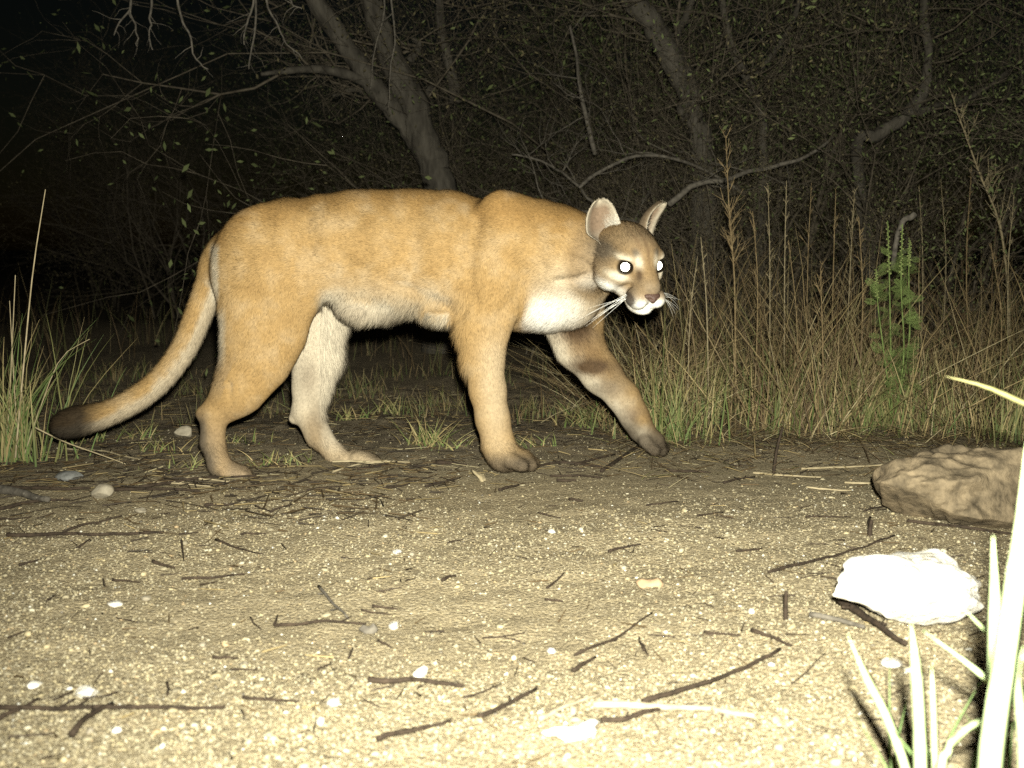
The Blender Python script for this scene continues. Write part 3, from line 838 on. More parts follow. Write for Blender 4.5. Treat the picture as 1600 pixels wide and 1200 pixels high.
# --- eyes: dark ball, bright disc on its front standing in for the tapetum's eyeshine
def eye_mat(t, b):
    b.inputs['Base Color'].default_value = (.012, .009, .006, 1); b.inputs['Roughness'].default_value = .12
def tap_mat(t, b):
    b.inputs['Base Color'].default_value = (.97, .98, .92, 1); b.inputs['Metallic'].default_value = 1.0; b.inputs['Roughness'].default_value = .55
M['eye'] = material('eye', eye_mat); M['tapetum'] = material('eyeshine', tap_mat)
SV, SF = ico_sub(3)
for e in EYES:
    c = hp(*e)
    ob = cpart('eye', c + SV * .0172, SF, M['eye'])
    d = np.array([0.02, 0, CAMH + .03]) - c; d /= np.linalg.norm(d)
    # the disc is turned to lens and flash so all of it shines
    a1 = np.cross(d, [0, 0, 1]); a1 /= np.linalg.norm(a1); a2 = np.cross(a1, d)
    th = np.linspace(0, 2 * np.pi, 28, endpoint=False); rr = [0, .005, .0094, .0105]
    ring = [c + d * .0176]
    for r_ in rr[1:]:
        hgt = math.sqrt(.0178 ** 2 - r_ ** 2) if r_ < .0105 else math.sqrt(.0171 ** 2 - r_ ** 2)
        ring += [c + d * hgt + r_ * (math.cos(t_) * a1 + math.sin(t_) * a2) for t_ in th]
    Fq = [[0, 1 + (k + 1) % 28, 1 + k] for k in range(28)]
    for g_ in (0, 1):
        o_ = 1 + g_ * 28
        for k in range(28):
            k2 = (k + 1) % 28
            Fq += [[o_ + k, o_ + 28 + k2, o_ + 28 + k], [o_ + k, o_ + k2, o_ + 28 + k2]]
    sh = cpart('eyeshine_disc', np.array(ring), np.array(Fq), M['tapetum'], parent=ob, normals=np.repeat(d[None], len(ring), 0))

# --- nose leather
def nose_mat(t, b):
    nz = N(t, 'ShaderNodeTexNoise', Scale=400.0, Detail=3.0)
    r = ramp(t, nz.outputs['Fac'], [(.3, (.055, .032, .024)), (.7, (.125, .068, .048))]); t.links.new(r.outputs[0], b.inputs['Base Color'])
    bp = N(t, 'ShaderNodeBump', Strength=.4, Distance=.002); t.links.new(nz.outputs['Fac'], bp.inputs['Height']); t.links.new(bp.outputs[0], b.inputs['Normal'])
    b.inputs['Roughness'].default_value = .5
M['nose'] = material('nose_leather', nose_mat)
nv_ = SV.copy()
f_, s_, u_ = nv_[:, 0], nv_[:, 1], nv_[:, 2]
wdt = .0225 * (.30 + .70 * sstep(-1, .55, u_))
NX = np.stack([.1375 + f_ * .0125 - u_ * .004, s_ * wdt, -.0385 + u_ * .0125], -1)
nos = np.exp(-(((np.abs(s_) - .55) / .22) ** 2 + ((u_ + .05) / .28) ** 2)) * (f_ > 0)
NX[:, 0] -= .006 * nos
cpart('nose', HC + NX @ HM, SF, M['nose'])

# --- whiskers
def wh_mat(t, b):
    b.inputs['Base Color'].default_value = (.85, .83, .78, 1); b.inputs['Roughness'].default_value = .4
M['whisker'] = material('whisker', wh_mat)
for s in (-1, 1):
    for k in range(9):
        r0 = np.array([.106 - .005 * (k % 3), s * .043, -.044 - .006 * (k // 3) - .002 * (k % 3)])
        L = random.uniform(.07, .12)
        dr = np.array([random.uniform(-.35, .1), s * random.uniform(.75, 1), random.uniform(-.9, -.05)]); dr /= np.linalg.norm(dr)
        pts = [HC + (r0 + dr * L * t + np.array([-.02, 0, -.025]) * t * t) @ HM for t in np.linspace(0, 1, 6)]
        v, f = tube(pts, np.linspace(.00045, .00016, 6), 4)
        cpart('whisker', v, f, M['whisker'])

# ================================================================== plants
def ribbons(base, ang, hgt, bend, bdir, wid, col, wang, k=6, tipc=None):
    """many blades of grass: base (n,3), height, sideways bend, width; returns V,F,colours"""
    n = len(base); t = np.linspace(0, 1, k)
    lean = np.stack([np.cos(bdir), np.sin(bdir)], -1)
    p = base[:, None, :] + np.zeros((n, k, 3))
    p[..., 2] += hgt[:, None] * (t - .30 * np.clip(bend / np.maximum(hgt, 1e-6), 0, 1.6)[:, None] * t ** 2.2)
    off = bend[:, None] * t ** 1.8 + ang[:, None] * t * hgt[:, None]
    p[..., 0] += lean[:, 0:1] * off; p[..., 1] += lean[:, 1:2] * off
    jit = rng.standard_normal((n, k, 2)) * .006 * t[None, :, None] * hgt[:, None, None]
    p[..., :2] += jit
    w_ = wid[:, None] * (1 - t ** 2.0 * .92) * .5
    wv = np.stack([np.cos(wang), np.sin(wang), 0 * wang], -1)
    V = np.stack([p - wv[:, None] * w_[..., None], p + wv[:, None] * w_[..., None]], 2).reshape(-1, 3)
    b = (np.arange(n) * k * 2)[:, None]; i = np.arange(k - 1)[None] * 2
    F = np.stack([b + i, b + i + 1, b + i + 3, b + i + 2], -1).reshape(-1, 4)
    c = col[:, None, :] * np.ones((n, k, 1))
    if tipc is not None: c = c * (1 - t[None, :, None] ** 1.5) + tipc[:, None, :] * t[None, :, None] ** 1.5
    return V, F, np.repeat(c.reshape(-1, 3), 2, 0)

STRAW = np.array([.34, .26, .125]); RUST = np.array([.19, .13, .065]); GREEN = np.array([.085, .125, .035]); OLIVE = np.array([.15, .15, .055]); PALE = np.array([.48, .41, .24])
def pick(cols, p, n, v=.25):
    i = rng.choice(len(cols), n, p=p)
    return np.array(cols)[i] * rng.uniform(1 - v, 1 + v, (n, 1))

def field(name, pos, hlo, hhi, cols, pr, wlo, whi, bend, tip=None, label=None, cat=None, parent=None, k=6, lean=.28):
    n = len(pos); base = np.column_stack([pos, height(pos[:, 0], pos[:, 1]) - .004])
    h = rng.uniform(hlo, hhi, n) if np.isscalar(hlo) else hlo + (hhi - hlo) * rng.random(n)
    V, F, c = ribbons(base, rng.uniform(0, lean, n), h, h * rng.uniform(0, bend, n) * rng.random(n), rng.uniform(0, 6.283, n), rng.uniform(wlo, whi, n), pick(cols, pr, n), rng.normal(0, .7, n), k, pick(tip, np.ones(len(tip)) / len(tip), n) if tip else None)
    o = mesh_np(name, V, F, M['grass'], col=c, parent=parent, smooth=True)
    if label: tag(o, label, cat)
    return tag(o, kind='stuff')

def clumped(n, x0, x1, y0, y1, nc, sp):
    cx = rng.uniform(x0, x1, nc); cy = rng.uniform(y0, y1, nc); i = rng.integers(0, nc, n)
    return np.column_stack([cx[i] + rng.normal(0, sp, n), cy[i] + rng.normal(0, sp, n)])

# --- tall dry stand of grass at the right, behind the puma's head
def stand_edge(x): return 3.12 + .10 * np.sin(x * 5) - .04 * x + .45 * vnoise(x * 7, x * 0 + .5, 56)
pos = clumped(2700, .25, 2.7, 3.15, 4.7, 85, .08)
pos = pos[(pos[:, 1] > stand_edge(pos[:, 0])) & (pos[:, 0] > .30 + .12 * rng.random(len(pos)))]
sz = np.clip((pos[:, 1] - 3.05) / .45, .35, 1) * np.clip((pos[:, 0] - .1) / .4, .45, 1) * np.clip(.95 + 1.1 * vnoise(pos[:, 0] * 3.1, pos[:, 1] * 2.2, 55), .35, 1.4)
DK = np.array([.10, .07, .04])
field('dry_grass', pos, .10 + .10 * sz, .20 + .42 * sz, [STRAW * .8, RUST * .75, OLIVE * .8, GREEN * .9, PALE, DK * .8], [.20, .27, .16, .10, .05, .22], .0014, .0045, .8, tip=[STRAW * .8, RUST * .8, RUST * .6],
      label='tall stand of dry straw and rust coloured grass beside the track', cat='grass', lean=.65)
pos = clumped(1700, .28, 2.5, 3.12, 4.2, 90, .09); pos = pos[pos[:, 1] > stand_edge(pos[:, 0]) - .05]
n_ = len(pos); base_ = np.column_stack([pos, height(pos[:, 0], pos[:, 1]) + rng.uniform(0, .12, n_)]); h_ = rng.uniform(.06, .30, n_)
V, F, c_ = ribbons(base_, rng.uniform(.5, 2.4, n_), h_, h_ * rng.uniform(0, 1.2, n_), rng.uniform(0, 6.283, n_), rng.uniform(.0015, .0035, n_), pick([STRAW, RUST, PALE, DK], [.3, .3, .15, .25], n_), rng.normal(0, 1.2, n_), 5)
tag(mesh_np('broken_grass', V, F, M['grass'], col=c_), 'broken stems leaning criss cross through the tall dry grass', 'grass', kind='stuff')
pos = clumped(2200, .30, 2.4, 3.05, 3.8, 48, .06); pos = pos[pos[:, 1] > stand_edge(pos[:, 0]) - .12]
field('green_grass', pos, .05, .28, [GREEN, OLIVE, STRAW], [.5, .3, .2], .0022, .0050, 1.0, tip=[OLIVE, STRAW],
      label='low green grass at the foot of the tall dry stand', cat='grass')
n_ = 2600; x_ = rng.uniform(.25, 2.2, n_); y_ = rng.normal(3.1, .22, n_)
base_ = np.column_stack([x_, y_, height(x_, y_) + rng.uniform(0, .025, n_)]); h_ = rng.uniform(.004, .05, n_)
V, F, c_ = ribbons(base_, rng.uniform(1.0, 5.0, n_), h_, h_ * rng.uniform(0, 2.5, n_), rng.uniform(0, 6.283, n_), rng.uniform(.0014, .0038, n_), pick([STRAW, RUST, PALE, DK, OLIVE], [.26, .26, .08, .28, .12], n_), rng.uniform(0, 3.14, n_), 5)
tag(mesh_np('fallen_grass', V, F, M['grass'], col=c_), 'fallen dead stems matted along the foot of the tall grass', 'grass', kind='stuff')
# --- short grass and weeds behind and under the puma
pos = clumped(1900, -2.6, .6, 3.2, 4.8, 90, .06)
field('short_grass', pos, .015, .10, [GREEN * .7, OLIVE * .6, STRAW * .6, RUST * .6], [.34, .28, .14, .24], .0016, .0038, 1.2, tip=[OLIVE, STRAW * .8, RUST],
      label='short patchy grass on dark soil behind the puma', cat='grass', k=5)
pos = clumped(420, -3.4, .9, 4.6, 7.0, 40, .10)
field('thin_grass', pos, .10, .45, [OLIVE * .6, RUST * .6, STRAW * .5], [.4, .4, .2], .0016, .0038, .9,
      label='thin dim grass stems in the dark behind the puma', cat='grass', k=5)
# lying dry stems and litter at the track's edge
def litter():
    n = 5200
    y = rng.uniform(2.45, 4.4, n); x = rng.uniform(-1, 1, n) * (.2 + .52 * y)
    keep = rng.random(n) < np.clip(sstep(2.45, 3.0, y - .12 * x + .5 * vnoise(x * 2, y * 2, 51)) * 1.1 + .04 + .3 * (x > .5) * (y > 2.55), 0, 1); x, y = x[keep], y[keep]; n = len(x)
    a = rng.normal(0, 1.3, n); L = rng.uniform(.012, .075, n) * rng.uniform(.5, 1.4, n)
    d = np.stack([np.cos(a), np.sin(a), rng.normal(0, .10, n)], -1)
    c = np.column_stack([x, y, height(x, y) + rng.uniform(.001, .008, n)])
    r = rng.uniform(.0007, .0022, n)
    V, F = segs(c - d * L[:, None] / 2, c + d * L[:, None] / 2, r, r * .6)
    col = pick([RUST * .6, STRAW * .8, PALE * .8, np.array([.05, .038, .026])], [.36, .18, .07, .39], n)
    o = mesh_np('plant_litter', V, F, M['grass'], col=np.repeat(col, 6, 0))
    tag(o, 'scattered bits of twig and dry stem littering the track edge', 'litter', kind='stuff')
litter()
nd = 560; xd = rng.uniform(-1.5, -.15, nd); yd = 2.58 + .20 * rng.standard_normal(nd) + .10 * np.sin(xd * 4); ad = rng.normal(0, .9, nd); Ld = rng.uniform(.008, .05, nd)
dd_ = np.stack([np.cos(ad), np.sin(ad), rng.normal(0, .08, nd)], -1); cd_ = np.column_stack([xd, yd, height(xd, yd) + rng.uniform(.002, .008, nd)]); rd = rng.uniform(.0008, .0026, nd)
V, F = segs(cd_ - dd_ * Ld[:, None], cd_ + dd_ * Ld[:, None], rd, rd * .5, 4)
tag(mesh_np('drifted_litter', V, F, M['grass'], col=np.repeat(pick([np.array([.04, .03, .02]), RUST * .45, STRAW * .6], [.55, .33, .12], nd), 8, 0)), 'drift of dark broken stems across the track beside the round pale stone', 'litter', kind='stuff')
nb = 520
yb_ = 1.0 + 1.9 * rng.random(nb) ** 1.2; xb_ = rng.uniform(-1, 1, nb) * (.2 + .5 * yb_); ab = rng.uniform(0, 3.14, nb); Lb = rng.uniform(.005, .024, nb)
db = np.stack([np.cos(ab), np.sin(ab), rng.normal(0, .12, nb)], -1); cb = np.column_stack([xb_, yb_, height(xb_, yb_) + .0035]); rb = rng.uniform(.0007, .0017, nb)
V, F = segs(cb - db * Lb[:, None], cb + db * Lb[:, None], rb, rb * .5, 4)
tag(mesh_np('twig_crumbs', V, F, M['grass'], col=np.repeat(pick([np.array([.05, .036, .024]), RUST * .6, STRAW], [.6, .25, .15], nb), 8, 0)), 'tiny broken bits of twig strewn over the gravel', 'litter', kind='stuff')

# --- small green tufts at the track's edge
def tuft(px, py, n, h, sp, label, green=.7):
    g = G(px, py); g[2] = hz(g[0], g[1])
    t = empty('grass_tuft', g); tag(t, label, 'grass tuft', 'small grass tufts along the track edge')
    base = np.column_stack([rng.normal(0, sp, n), rng.normal(0, sp * .6, n), np.zeros(n) - .003])
    hh = rng.uniform(.4, 1.0, n) * h
    V, F, c = ribbons(base, rng.uniform(.1, .9, n), hh, hh * rng.uniform(.1, .9, n), rng.uniform(0, 6.283, n), rng.uniform(.0022, .0045, n), pick([GREEN * 1.25, OLIVE * 1.3, STRAW], [green * .6, green * .4, 1 - green], n), rng.normal(0, .7, n), 6, pick([OLIVE * 1.3, STRAW], [.5, .5], n))
    tag(mesh_np('blades', V, F, M['grass'], parent=t, col=c), kind='stuff')
SHARED = 'small green tuft of grass on the dark track edge'
for a in ((668, 700, 60, .10, .035), (430, 728, 34, .05, .04), (700, 705, 24, .05, .04), (835, 702, 26, .05, .04), (610, 640, 26, .08, .03), (545, 660, 26, .07, .03), (250, 712, 30, .06, .035), (220, 690, 24, .06, .03), (290, 735, 20, .05, .04), (900, 640, 36, .09, .04), (890, 668, 30, .06, .04), (140, 690, 30, .08, .04), (478, 660, 12, .10, .012), (380, 700, 20, .05, .03), (930, 655, 30, .08, .03)):
    tuft(*a, SHARED)

# --- the clump of tall grass at the left edge of the track
g0 = G(28, 722); g0[2] = hz(g0[0], g0[1])
lc = empty('grass_clump', g0); tag(lc, 'clump of tall green grass with one long pale seed stalk behind the round stone', 'grass clump')
n = 150
base = np.column_stack([rng.normal(-.01, .065, n), rng.normal(0, .04, n), np.zeros(n)])
hh = rng.uniform(.12, .42, n)
V, F, c = ribbons(base, rng.uniform(0, .35, n), hh, hh * rng.uniform(0, .9, n) * rng.random(n), rng.uniform(0, 6.283, n), rng.uniform(.0022, .0050, n), pick([GREEN * 1.1, OLIVE, STRAW], [.5, .32, .18], n), rng.normal(0, .6, n), 7, pick([OLIVE, STRAW, GREEN], [.4, .3, .3], n))
tag(mesh_np('blades', V, F, M['grass'], parent=lc, col=c), kind='stuff')
def stalk(pp, Y, r0, r1, parent, origin, mat):
    pts = curve_pts([P(a, b, Y) for a, b in pp], 9) - origin
    v, f = tube(pts, np.linspace(r0, r1, 9), 5)
    return mesh_np('stalk', v, f, mat, parent=parent)
stalk([(24, 715), (38, 560), (52, 420), (71, 296)], g0[1] - .03, .0030, .0012, lc, g0, M['straw'])
stalk([(10, 715), (18, 560), (24, 430)], g0[1] + .02, .0022, .0012, lc, g0, M['straw'])
stalk([(30, 715), (22, 600), (15, 470)], g0[1], .0022, .0010, lc, g0, M['straw'])
stalk([(35, 720), (62, 640), (95, 560), (140, 530)], g0[1], .0018, .0008, lc, g0, M['straw'])
stalk([(55, 668), (100, 690), (150, 708), (205, 728)], g0[1] - .05, .0022, .0012, lc, g0, M['straw'])

# --- dry weed stalks with fine side branches standing in the grass
def weed(pp, Y, label, r=.0028, nb=26, bl=.06, mat=None):
    g = P(*pp[0], Y); z0 = hz(g[0], g[1]); o = np.array([g[0], Y, z0])
    t = empty('dry_weed', o); tag(t, label, 'dry weed', 'dry weed stalks in the grass')
    pts = np.vstack([[o + [0, 0, -.01]], [P(a, b, Y) for a, b in pp[1:]]])
    pts = curve_pts(pts, 12) - o
    v, f = tube(pts, np.linspace(r, r * .35, 12), 5); mesh_np('stem', v, f, mat or M['weed'], parent=t)
    p0, p1, r0, r1 = [], [], [], []
    for k in range(nb):
        q_ = random.uniform(.35, 1) * 10.99; i = int(q_); a = pts[i] + (pts[i + 1] - pts[i]) * (q_ - i)
        th = random.uniform(0, 6.283); L = bl * random.uniform(.4, 1.2) * (1.25 - q_ / 14)
        d = np.array([math.cos(th) * random.uniform(.2, .7), math.sin(th) * .5, random.uniform(.6, 1)]); m = a + d * L * .5; e = m + (d + np.array([random.gauss(0, .3), random.gauss(0, .3), .2])) * L * .5
        p0 += [a, m]; p1 += [m, e]; r0 += [r * .40, r * .33]; r1 += [r * .33, r * .2]
        for _ in range(2):
            e2 = m + (d * .6 + np.array([random.gauss(0, .5), random.gauss(0, .5), .2])) * L * .4
            p0.append(m); p1.append(e2); r0.append(r * .3); r1.append(r * .18)
    v, f = segs(p0, p1, np.array(r0), np.array(r1)); tag(mesh_np('side_branches', v, f, mat or M['weed'], parent=t), kind='stuff')
M['weed'] = noise_mat('rust_stem', (.11, .075, .035), (.27, .20, .105), scale=60, bump=.2, dist=.002)
M['weed_pale'] = noise_mat('pale_stem', (.17, .135, .075), (.34, .28, .17), scale=60, bump=.2, dist=.002)
weed([(1152, 560), (1148, 450), (1140, 340), (1134, 212)], 3.5, 'tallest thin dry weed stalk rising from the grass beside the puma', .0034, 44, .085)
SW = 'thin branching dry weed stalk standing in the tall grass'
for pp, Y in (([(1205, 560), (1203, 430), (1200, 290)], 3.6), ([(1228, 560), (1226, 420), (1229, 282)], 3.7), ([(1262, 560), (1262, 420), (1268, 285)], 3.7), ([(1300, 570), (1302, 430), (1306, 300)], 3.8),
              ([(1322, 560), (1328, 430), (1335, 300)], 3.9), ([(1180, 570), (1184, 460), (1176, 330)], 3.4), ([(1110, 580), (1104, 480), (1095, 370)], 3.4), ([(1075, 590), (1078, 500), (1090, 400)], 3.3),
              ([(1340, 590), (1348, 480), (1342, 340)], 3.5), ([(1250, 600), (1245, 500), (1232, 375)], 3.4), ([(1470, 560), (1478, 420), (1470, 280)], 4.2), ([(1520, 560), (1510, 420), (1518, 260)], 4.2),
              ([(1580, 560), (1575, 430), (1585, 300)], 4.0), ([(1440, 560), (1442, 420), (1436, 290)], 4.3), ([(1290, 620), (1285, 520), (1282, 420)], 3.3), ([(1560, 600), (1565, 500), (1548, 380)], 3.6)):
    weed(pp, Y, SW, random.uniform(.0018, .003), random.randint(8, 24), random.uniform(.03, .085), M['weed'] if random.random() < .65 else M['weed_pale'])
weed([(1590, 480), (1568, 380), (1530, 270), (1492, 165)], 4.4, 'long slanting dry stem leaning across the brush above the green plant', .006, 30, .16, M['weed_pale'])

# --- leafy green plant among the dry grass
gy_ = 3.32; gp = P(1395, 660, gy_); gp = np.array([gp[0], gy_, hz(gp[0], gy_)])
gpl = empty('ragweed_plant', gp); tag(gpl, 'bright green feathery leaved plant with upright flower spikes in dry grass', 'plant')
M['leaf_green'] = noise_mat('green_leaf', (.095, .135, .036), (.18, .235, .075), scale=25, bump=.2, dist=.002)
M['flower'] = noise_mat('flower_spike', (.13, .17, .05), (.26, .28, .11), scale=120, bump=.5, dist=.003)
def fern_leaf():
    """deeply cut leaf along +x, 1 long"""
    V, F = [], []
    def bl(a, b, w_):
        a = np.array(a, float); b = np.array(b, float); d = b - a; s = np.array([-d[1], d[0], 0]); s /= np.linalg.norm(s) + 1e-9
        i = len(V); m = a + d * .5
        V.extend([a, m + s * w_, b, m - s * w_]); F.append([i, i + 1, i + 2, i + 3])
    bl((0, 0, 0), (1, 0, -.12), .018)
    for t in np.linspace(.15, .92, 8):
        L = .34 * (1 - abs(t - .42) * 1.05)
        for s in (-1, 1):
            e = (t + L * .75, s * L, -.12 * t + .03); bl((t, 0, -.12 * t), e, .011)
            for m_ in (.25, .5, .72):
                q0 = (t + L * .75 * m_, s * L * m_, -.11 * t); bl(q0, (q0[0] + L * .42, q0[1] + s * L * .02, q0[2] + .02), .011); bl(q0, (q0[0] + L * .05, q0[1] + s * L * .30, q0[2] - .02), .010)
    return np.array(V), np.array(F)
lv, lf_ = fern_leaf()
leaf0 = mesh_np('leaf', lv, lf_, M['leaf_green'], smooth=False, parent=gpl); first = True
from mathutils import Matrix, Vector, Euler
STEMS = [[(1398, 655), (1392, 560), (1390, 450), (1387, 345)], [(1402, 655), (1412, 560), (1408, 450), (1410, 350)], [(1396, 655), (1385, 580), (1372, 480), (1369, 420)], [(1404, 655), (1420, 540), (1420, 430), (1422, 375)]]
for si, sp in enumerate(STEMS):
    pts = np.array([P(a, b, gy_ + (.03, -.02, .0, .04)[si]) for a, b in sp]); pts[0] = gp
    pts = curve_pts(pts, 14) - gp
    v, f = tube(pts, np.linspace(.0032, .0014, 14), 5); mesh_np('stem', v, f, M['leaf_green'], parent=gpl)
    # flower spike: beads up the top of the stem
    parts = []
    for k in range(26):
        t = 9.6 + 3.39 * k / 26; i = min(int(t), 12); c_ = pts[i] + (pts[i + 1] - pts[i]) * (t - i)
        a = k * 2.4; r_ = .0042 * (1.15 - .02 * k)
        parts.append((OCT_V * r_ + c_ + np.array([math.cos(a), math.sin(a), 0]) * .0042, OCT_F))
    v, f = merge(parts); mesh_np('flower_spike', v, f, M['flower'], parent=gpl)
    for k in range(46):
        t = random.uniform(2.0, 11.0); i = int(t); c_ = pts[i] + (pts[i + 1] - pts[i]) * (t - i)
        o_ = leaf0 if first else leaf0.copy()
        if not first: COL.objects.link(o_); o_.parent = gpl
        first = False
        L = random.uniform(.03, .068) * (1.15 - t / 22)
        o_.location = c_; o_.scale = (L, L, L)
        o_.rotation_euler = (random.uniform(-1.3, 1.3), random.uniform(-.9, .7), random.uniform(0, 6.283))

# --- blades of grass right in front of the camera, lower right
M['blade'] = noise_mat('fresh_blade', (.30, .40, .17), (.46, .55, .30), scale=12, bump=.15, dist=.002, stretch=(6, 6, .6))
M['blade_dry'] = noise_mat('yellowed_blade', (.24, .23, .08), (.38, .35, .17), scale=12, bump=.15, dist=.002)
M['blade_thin'] = noise_mat('green_blade', (.10, .16, .05), (.20, .28, .11), scale=12, bump=.15, dist=.002)
fo = np.array([.42, .80, hz(.42, .80)])
fg = empty('grass_clump', fo); tag(fg, 'broad pale grass blades growing in front of the white rock', 'grass clump')
def blade(pp, Y, wpx, parent, origin, mat, root=True, z_end=None):
    pts = [P(a, b, y_) for (a, b), y_ in zip(pp, Y)]
    if root: pts = [np.array([pts[0][0] * .97 + origin[0] * .03, pts[0][1], hz(*pts[0][:2]) - .005])] + pts
    pts = curve_pts(pts, 14) - origin
    wd = wpx / FPX * np.mean(Y) * np.interp(np.linspace(0, 1, 14), [0, .2, .7, 1], [.8, 1, .8, .08]) * .5
    T = np.gradient(pts, axis=0); T /= np.linalg.norm(T, axis=1)[:, None]
    S = np.cross(T, np.array([.15, -1, .1])); S /= np.linalg.norm(S, axis=1)[:, None]; Nn = np.cross(S, T)
    V = np.stack([pts - S * wd[:, None], pts + Nn * wd[:, None] * .35, pts + S * wd[:, None], pts + Nn * wd[:, None] * .18], 1).reshape(-1, 3)
    i = np.arange(13)[:, None] * 4; j = np.arange(4)[None]; j2 = (j + 1) % 4
    F = np.stack([i + j, i + j2, i + 4 + j2, i + 4 + j], -1).reshape(-1, 4)
    return mesh_np('blade', V, F, mat, parent=parent)
blade([(1548, 1230), (1575, 1020), (1596, 860), (1606, 690)], [.72, .73, .74, .75], 52, fg, fo, M['blade'])
blade([(1560, 1200), (1556, 1050), (1556, 940), (1552, 838)], [.80, .80, .80, .81], 30, fg, fo, M['blade'])
blade([(1440, 1230), (1438, 1130), (1432, 1040), (1424, 975)], [.86, .87, .87, .88], 28, fg, fo, M['blade'])
blade([(1425, 1240), (1390, 1130), (1355, 1060), (1325, 992)], [.92, .93, .94, .96], 20, fg, fo, M['blade'])
blade([(1640, 1150), (1570, 1085), (1510, 1035), (1442, 985)], [.88, .90, .92, .94], 14, fg, fo, M['blade'])
blade([(1640, 1080), (1580, 1020), (1545, 990), (1505, 950)], [.90, .92, .94, .96], 13, fg, fo, M['blade'])
blade([(1462, 1240), (1460, 1140), (1458, 1080), (1456, 1040)], [.92, .93, .93, .94], 13, fg, fo, M['blade'])
blade([(1600, 1240), (1596, 1120), (1590, 1060), (1600, 1010)], [.80, .80, .80, .8], 22, fg, fo, M['blade'])
blade([(1470, 1210), (1500, 1150), (1540, 1128), (1580, 1150)], [.82, .84, .86, .88], 16, fg, fo, M['blade'])
blade([(1700, 1000), (1690, 850), (1680, 760)], [.70, .70, .70], 40, fg, fo, M['blade'])
for k in range(16):
    x_ = random.uniform(1380, 1640); dx = random.gauss(0, 45); t_ = random.uniform(1010, 1130); y_ = random.uniform(.9, 1.15)
    blade([(x_, 1230), (x_ + dx * .3, (1230 + t_) / 2 + 10), (x_ + dx, t_)], [y_, y_ + .01, y_ + .03], random.uniform(4, 9), fg, fo, M['blade_thin'])
yo = P(1700, 720, 1.25); yo[2] = hz(yo[0], yo[1])
yb = empty('bent_grass_blade', yo); tag(yb, 'single yellow green blade bending in above the brown rock', 'grass blade')
blade([(1720, 760), (1680, 668), (1600, 630), (1540, 604), (1478, 588)], [1.25, 1.22, 1.2, 1.2, 1.2], 13, yb, yo, M['blade_dry'])

# ================================================================== stones
def stone(name, px, py, w_px, h_px, mat, label, seed, depth=.8, group=None, rough=.25, cat='stone', sub=3, ang=0.0, sink=.72):
    g = G(px, py); Y = g[1]; g[2] = hz(g[0], g[1])
    r = np.random.default_rng(seed)
    V, F = ico_sub(sub); V = V.copy()
    for _ in range(9):                                    # facets cut by planes
        nrm = r.standard_normal(3); nrm /= np.linalg.norm(nrm); d0 = r.uniform(.55, .85)
        e = V @ nrm - d0; V -= np.where(e > 0, e * .85, 0)[:, None] * nrm
    V *= (1 + rough * .3 * (vnoise(V[:, 0] * 3 + seed, V[:, 1] * 3 + V[:, 2] * 2, seed))[:, None])
    if sub > 3:                                           # broken, lumpy surface on the big rocks
        V *= (1 + .42 * vnoise(V[:, 0] * 1.9 + seed, V[:, 2] * 1.7 + V[:, 1] * 1.3, seed + 1) + .16 * vnoise(V[:, 0] * 4.5, V[:, 1] * 4 + V[:, 2] * 4.5, seed + 2) + .07 * vnoise(V[:, 0] * 11, V[:, 1] * 9 + V[:, 2] * 11, seed + 3))[:, None]
    V /= np.abs(V).max(0)
    sx, sz = w_px / FPX * Y / 2, h_px / FPX * Y / 2
    V = V * np.array([sx, sx * depth, sz])
    ca, sa = math.cos(ang), math.sin(ang)
    V = np.stack([V[:, 0] * ca - V[:, 2] * sa, V[:, 1], V[:, 0] * sa + V[:, 2] * ca], -1)
    V[:, 2] += sz * sink; V[:, 1] += sx * depth * .6
    o = mesh_np(name, V, F, mat); o.location = g
    tag(o, label, cat, group); return o
stone('rock', 1436, 1004, 270, 142, M['rock_white'], 'large pale white rock lying on the gravel behind the grass blades', 5, .7, sub=5, cat='rock')
stone('rock', 1518, 836, 300, 168, M['rock_brown'], 'broad low brown streaked rock at the track edge', 9, .6, sub=5, sink=.50, cat='rock')
stone('rock', 1606, 760, 60, 50, M['rock_white'], 'small pale rock behind the brown streaked rock', 15, .7, cat='rock')
stone('stone', 158, 784, 38, 28, M['stone'], 'round pale stone resting beside dark sticks on the track', 21)
stone('stone', 286, 692, 34, 22, M['stone'], 'angular pale stone lying behind the puma\'s tail', 23, ang=.2)
stone('stone', 106, 754, 46, 18, noise_mat('grey_stone', (.11, .11, .10), (.24, .24, .23), scale=40), 'flat grey stone half buried below the left grass clump', 25)
stone('stone', 132, 1091, 36, 22, M['rock_white'], 'bright white stone beside the long dark stick', 27)
PEB = 'small white pebble lying on the gravel'
for k, (a, b, ww, hh_) in enumerate(((218, 806, 22, 9), (615, 962, 18, 14), (620, 862, 16, 8), (643, 864, 10, 7), (657, 1044, 26, 20), (520, 1104, 22, 18), (226, 930, 18, 8), (178, 940, 26, 9), (50, 1066, 24, 11), (316, 998, 14, 9), (863, 836, 14, 8), (1175, 960, 10, 10), (895, 1112, 14, 18), (500, 1128, 16, 12), (180, 1156, 18, 12), (140, 1154, 14, 12), (1395, 1058, 34, 16), (862, 1000, 16, 10), (378, 1032, 18, 10))):
    stone('pebble', a, b, ww, hh_, M['rock_white'] if k % 3 else M['stone'], PEB, 40 + k, 1.0, 'white pebbles on the track', sub=2, cat='pebble')

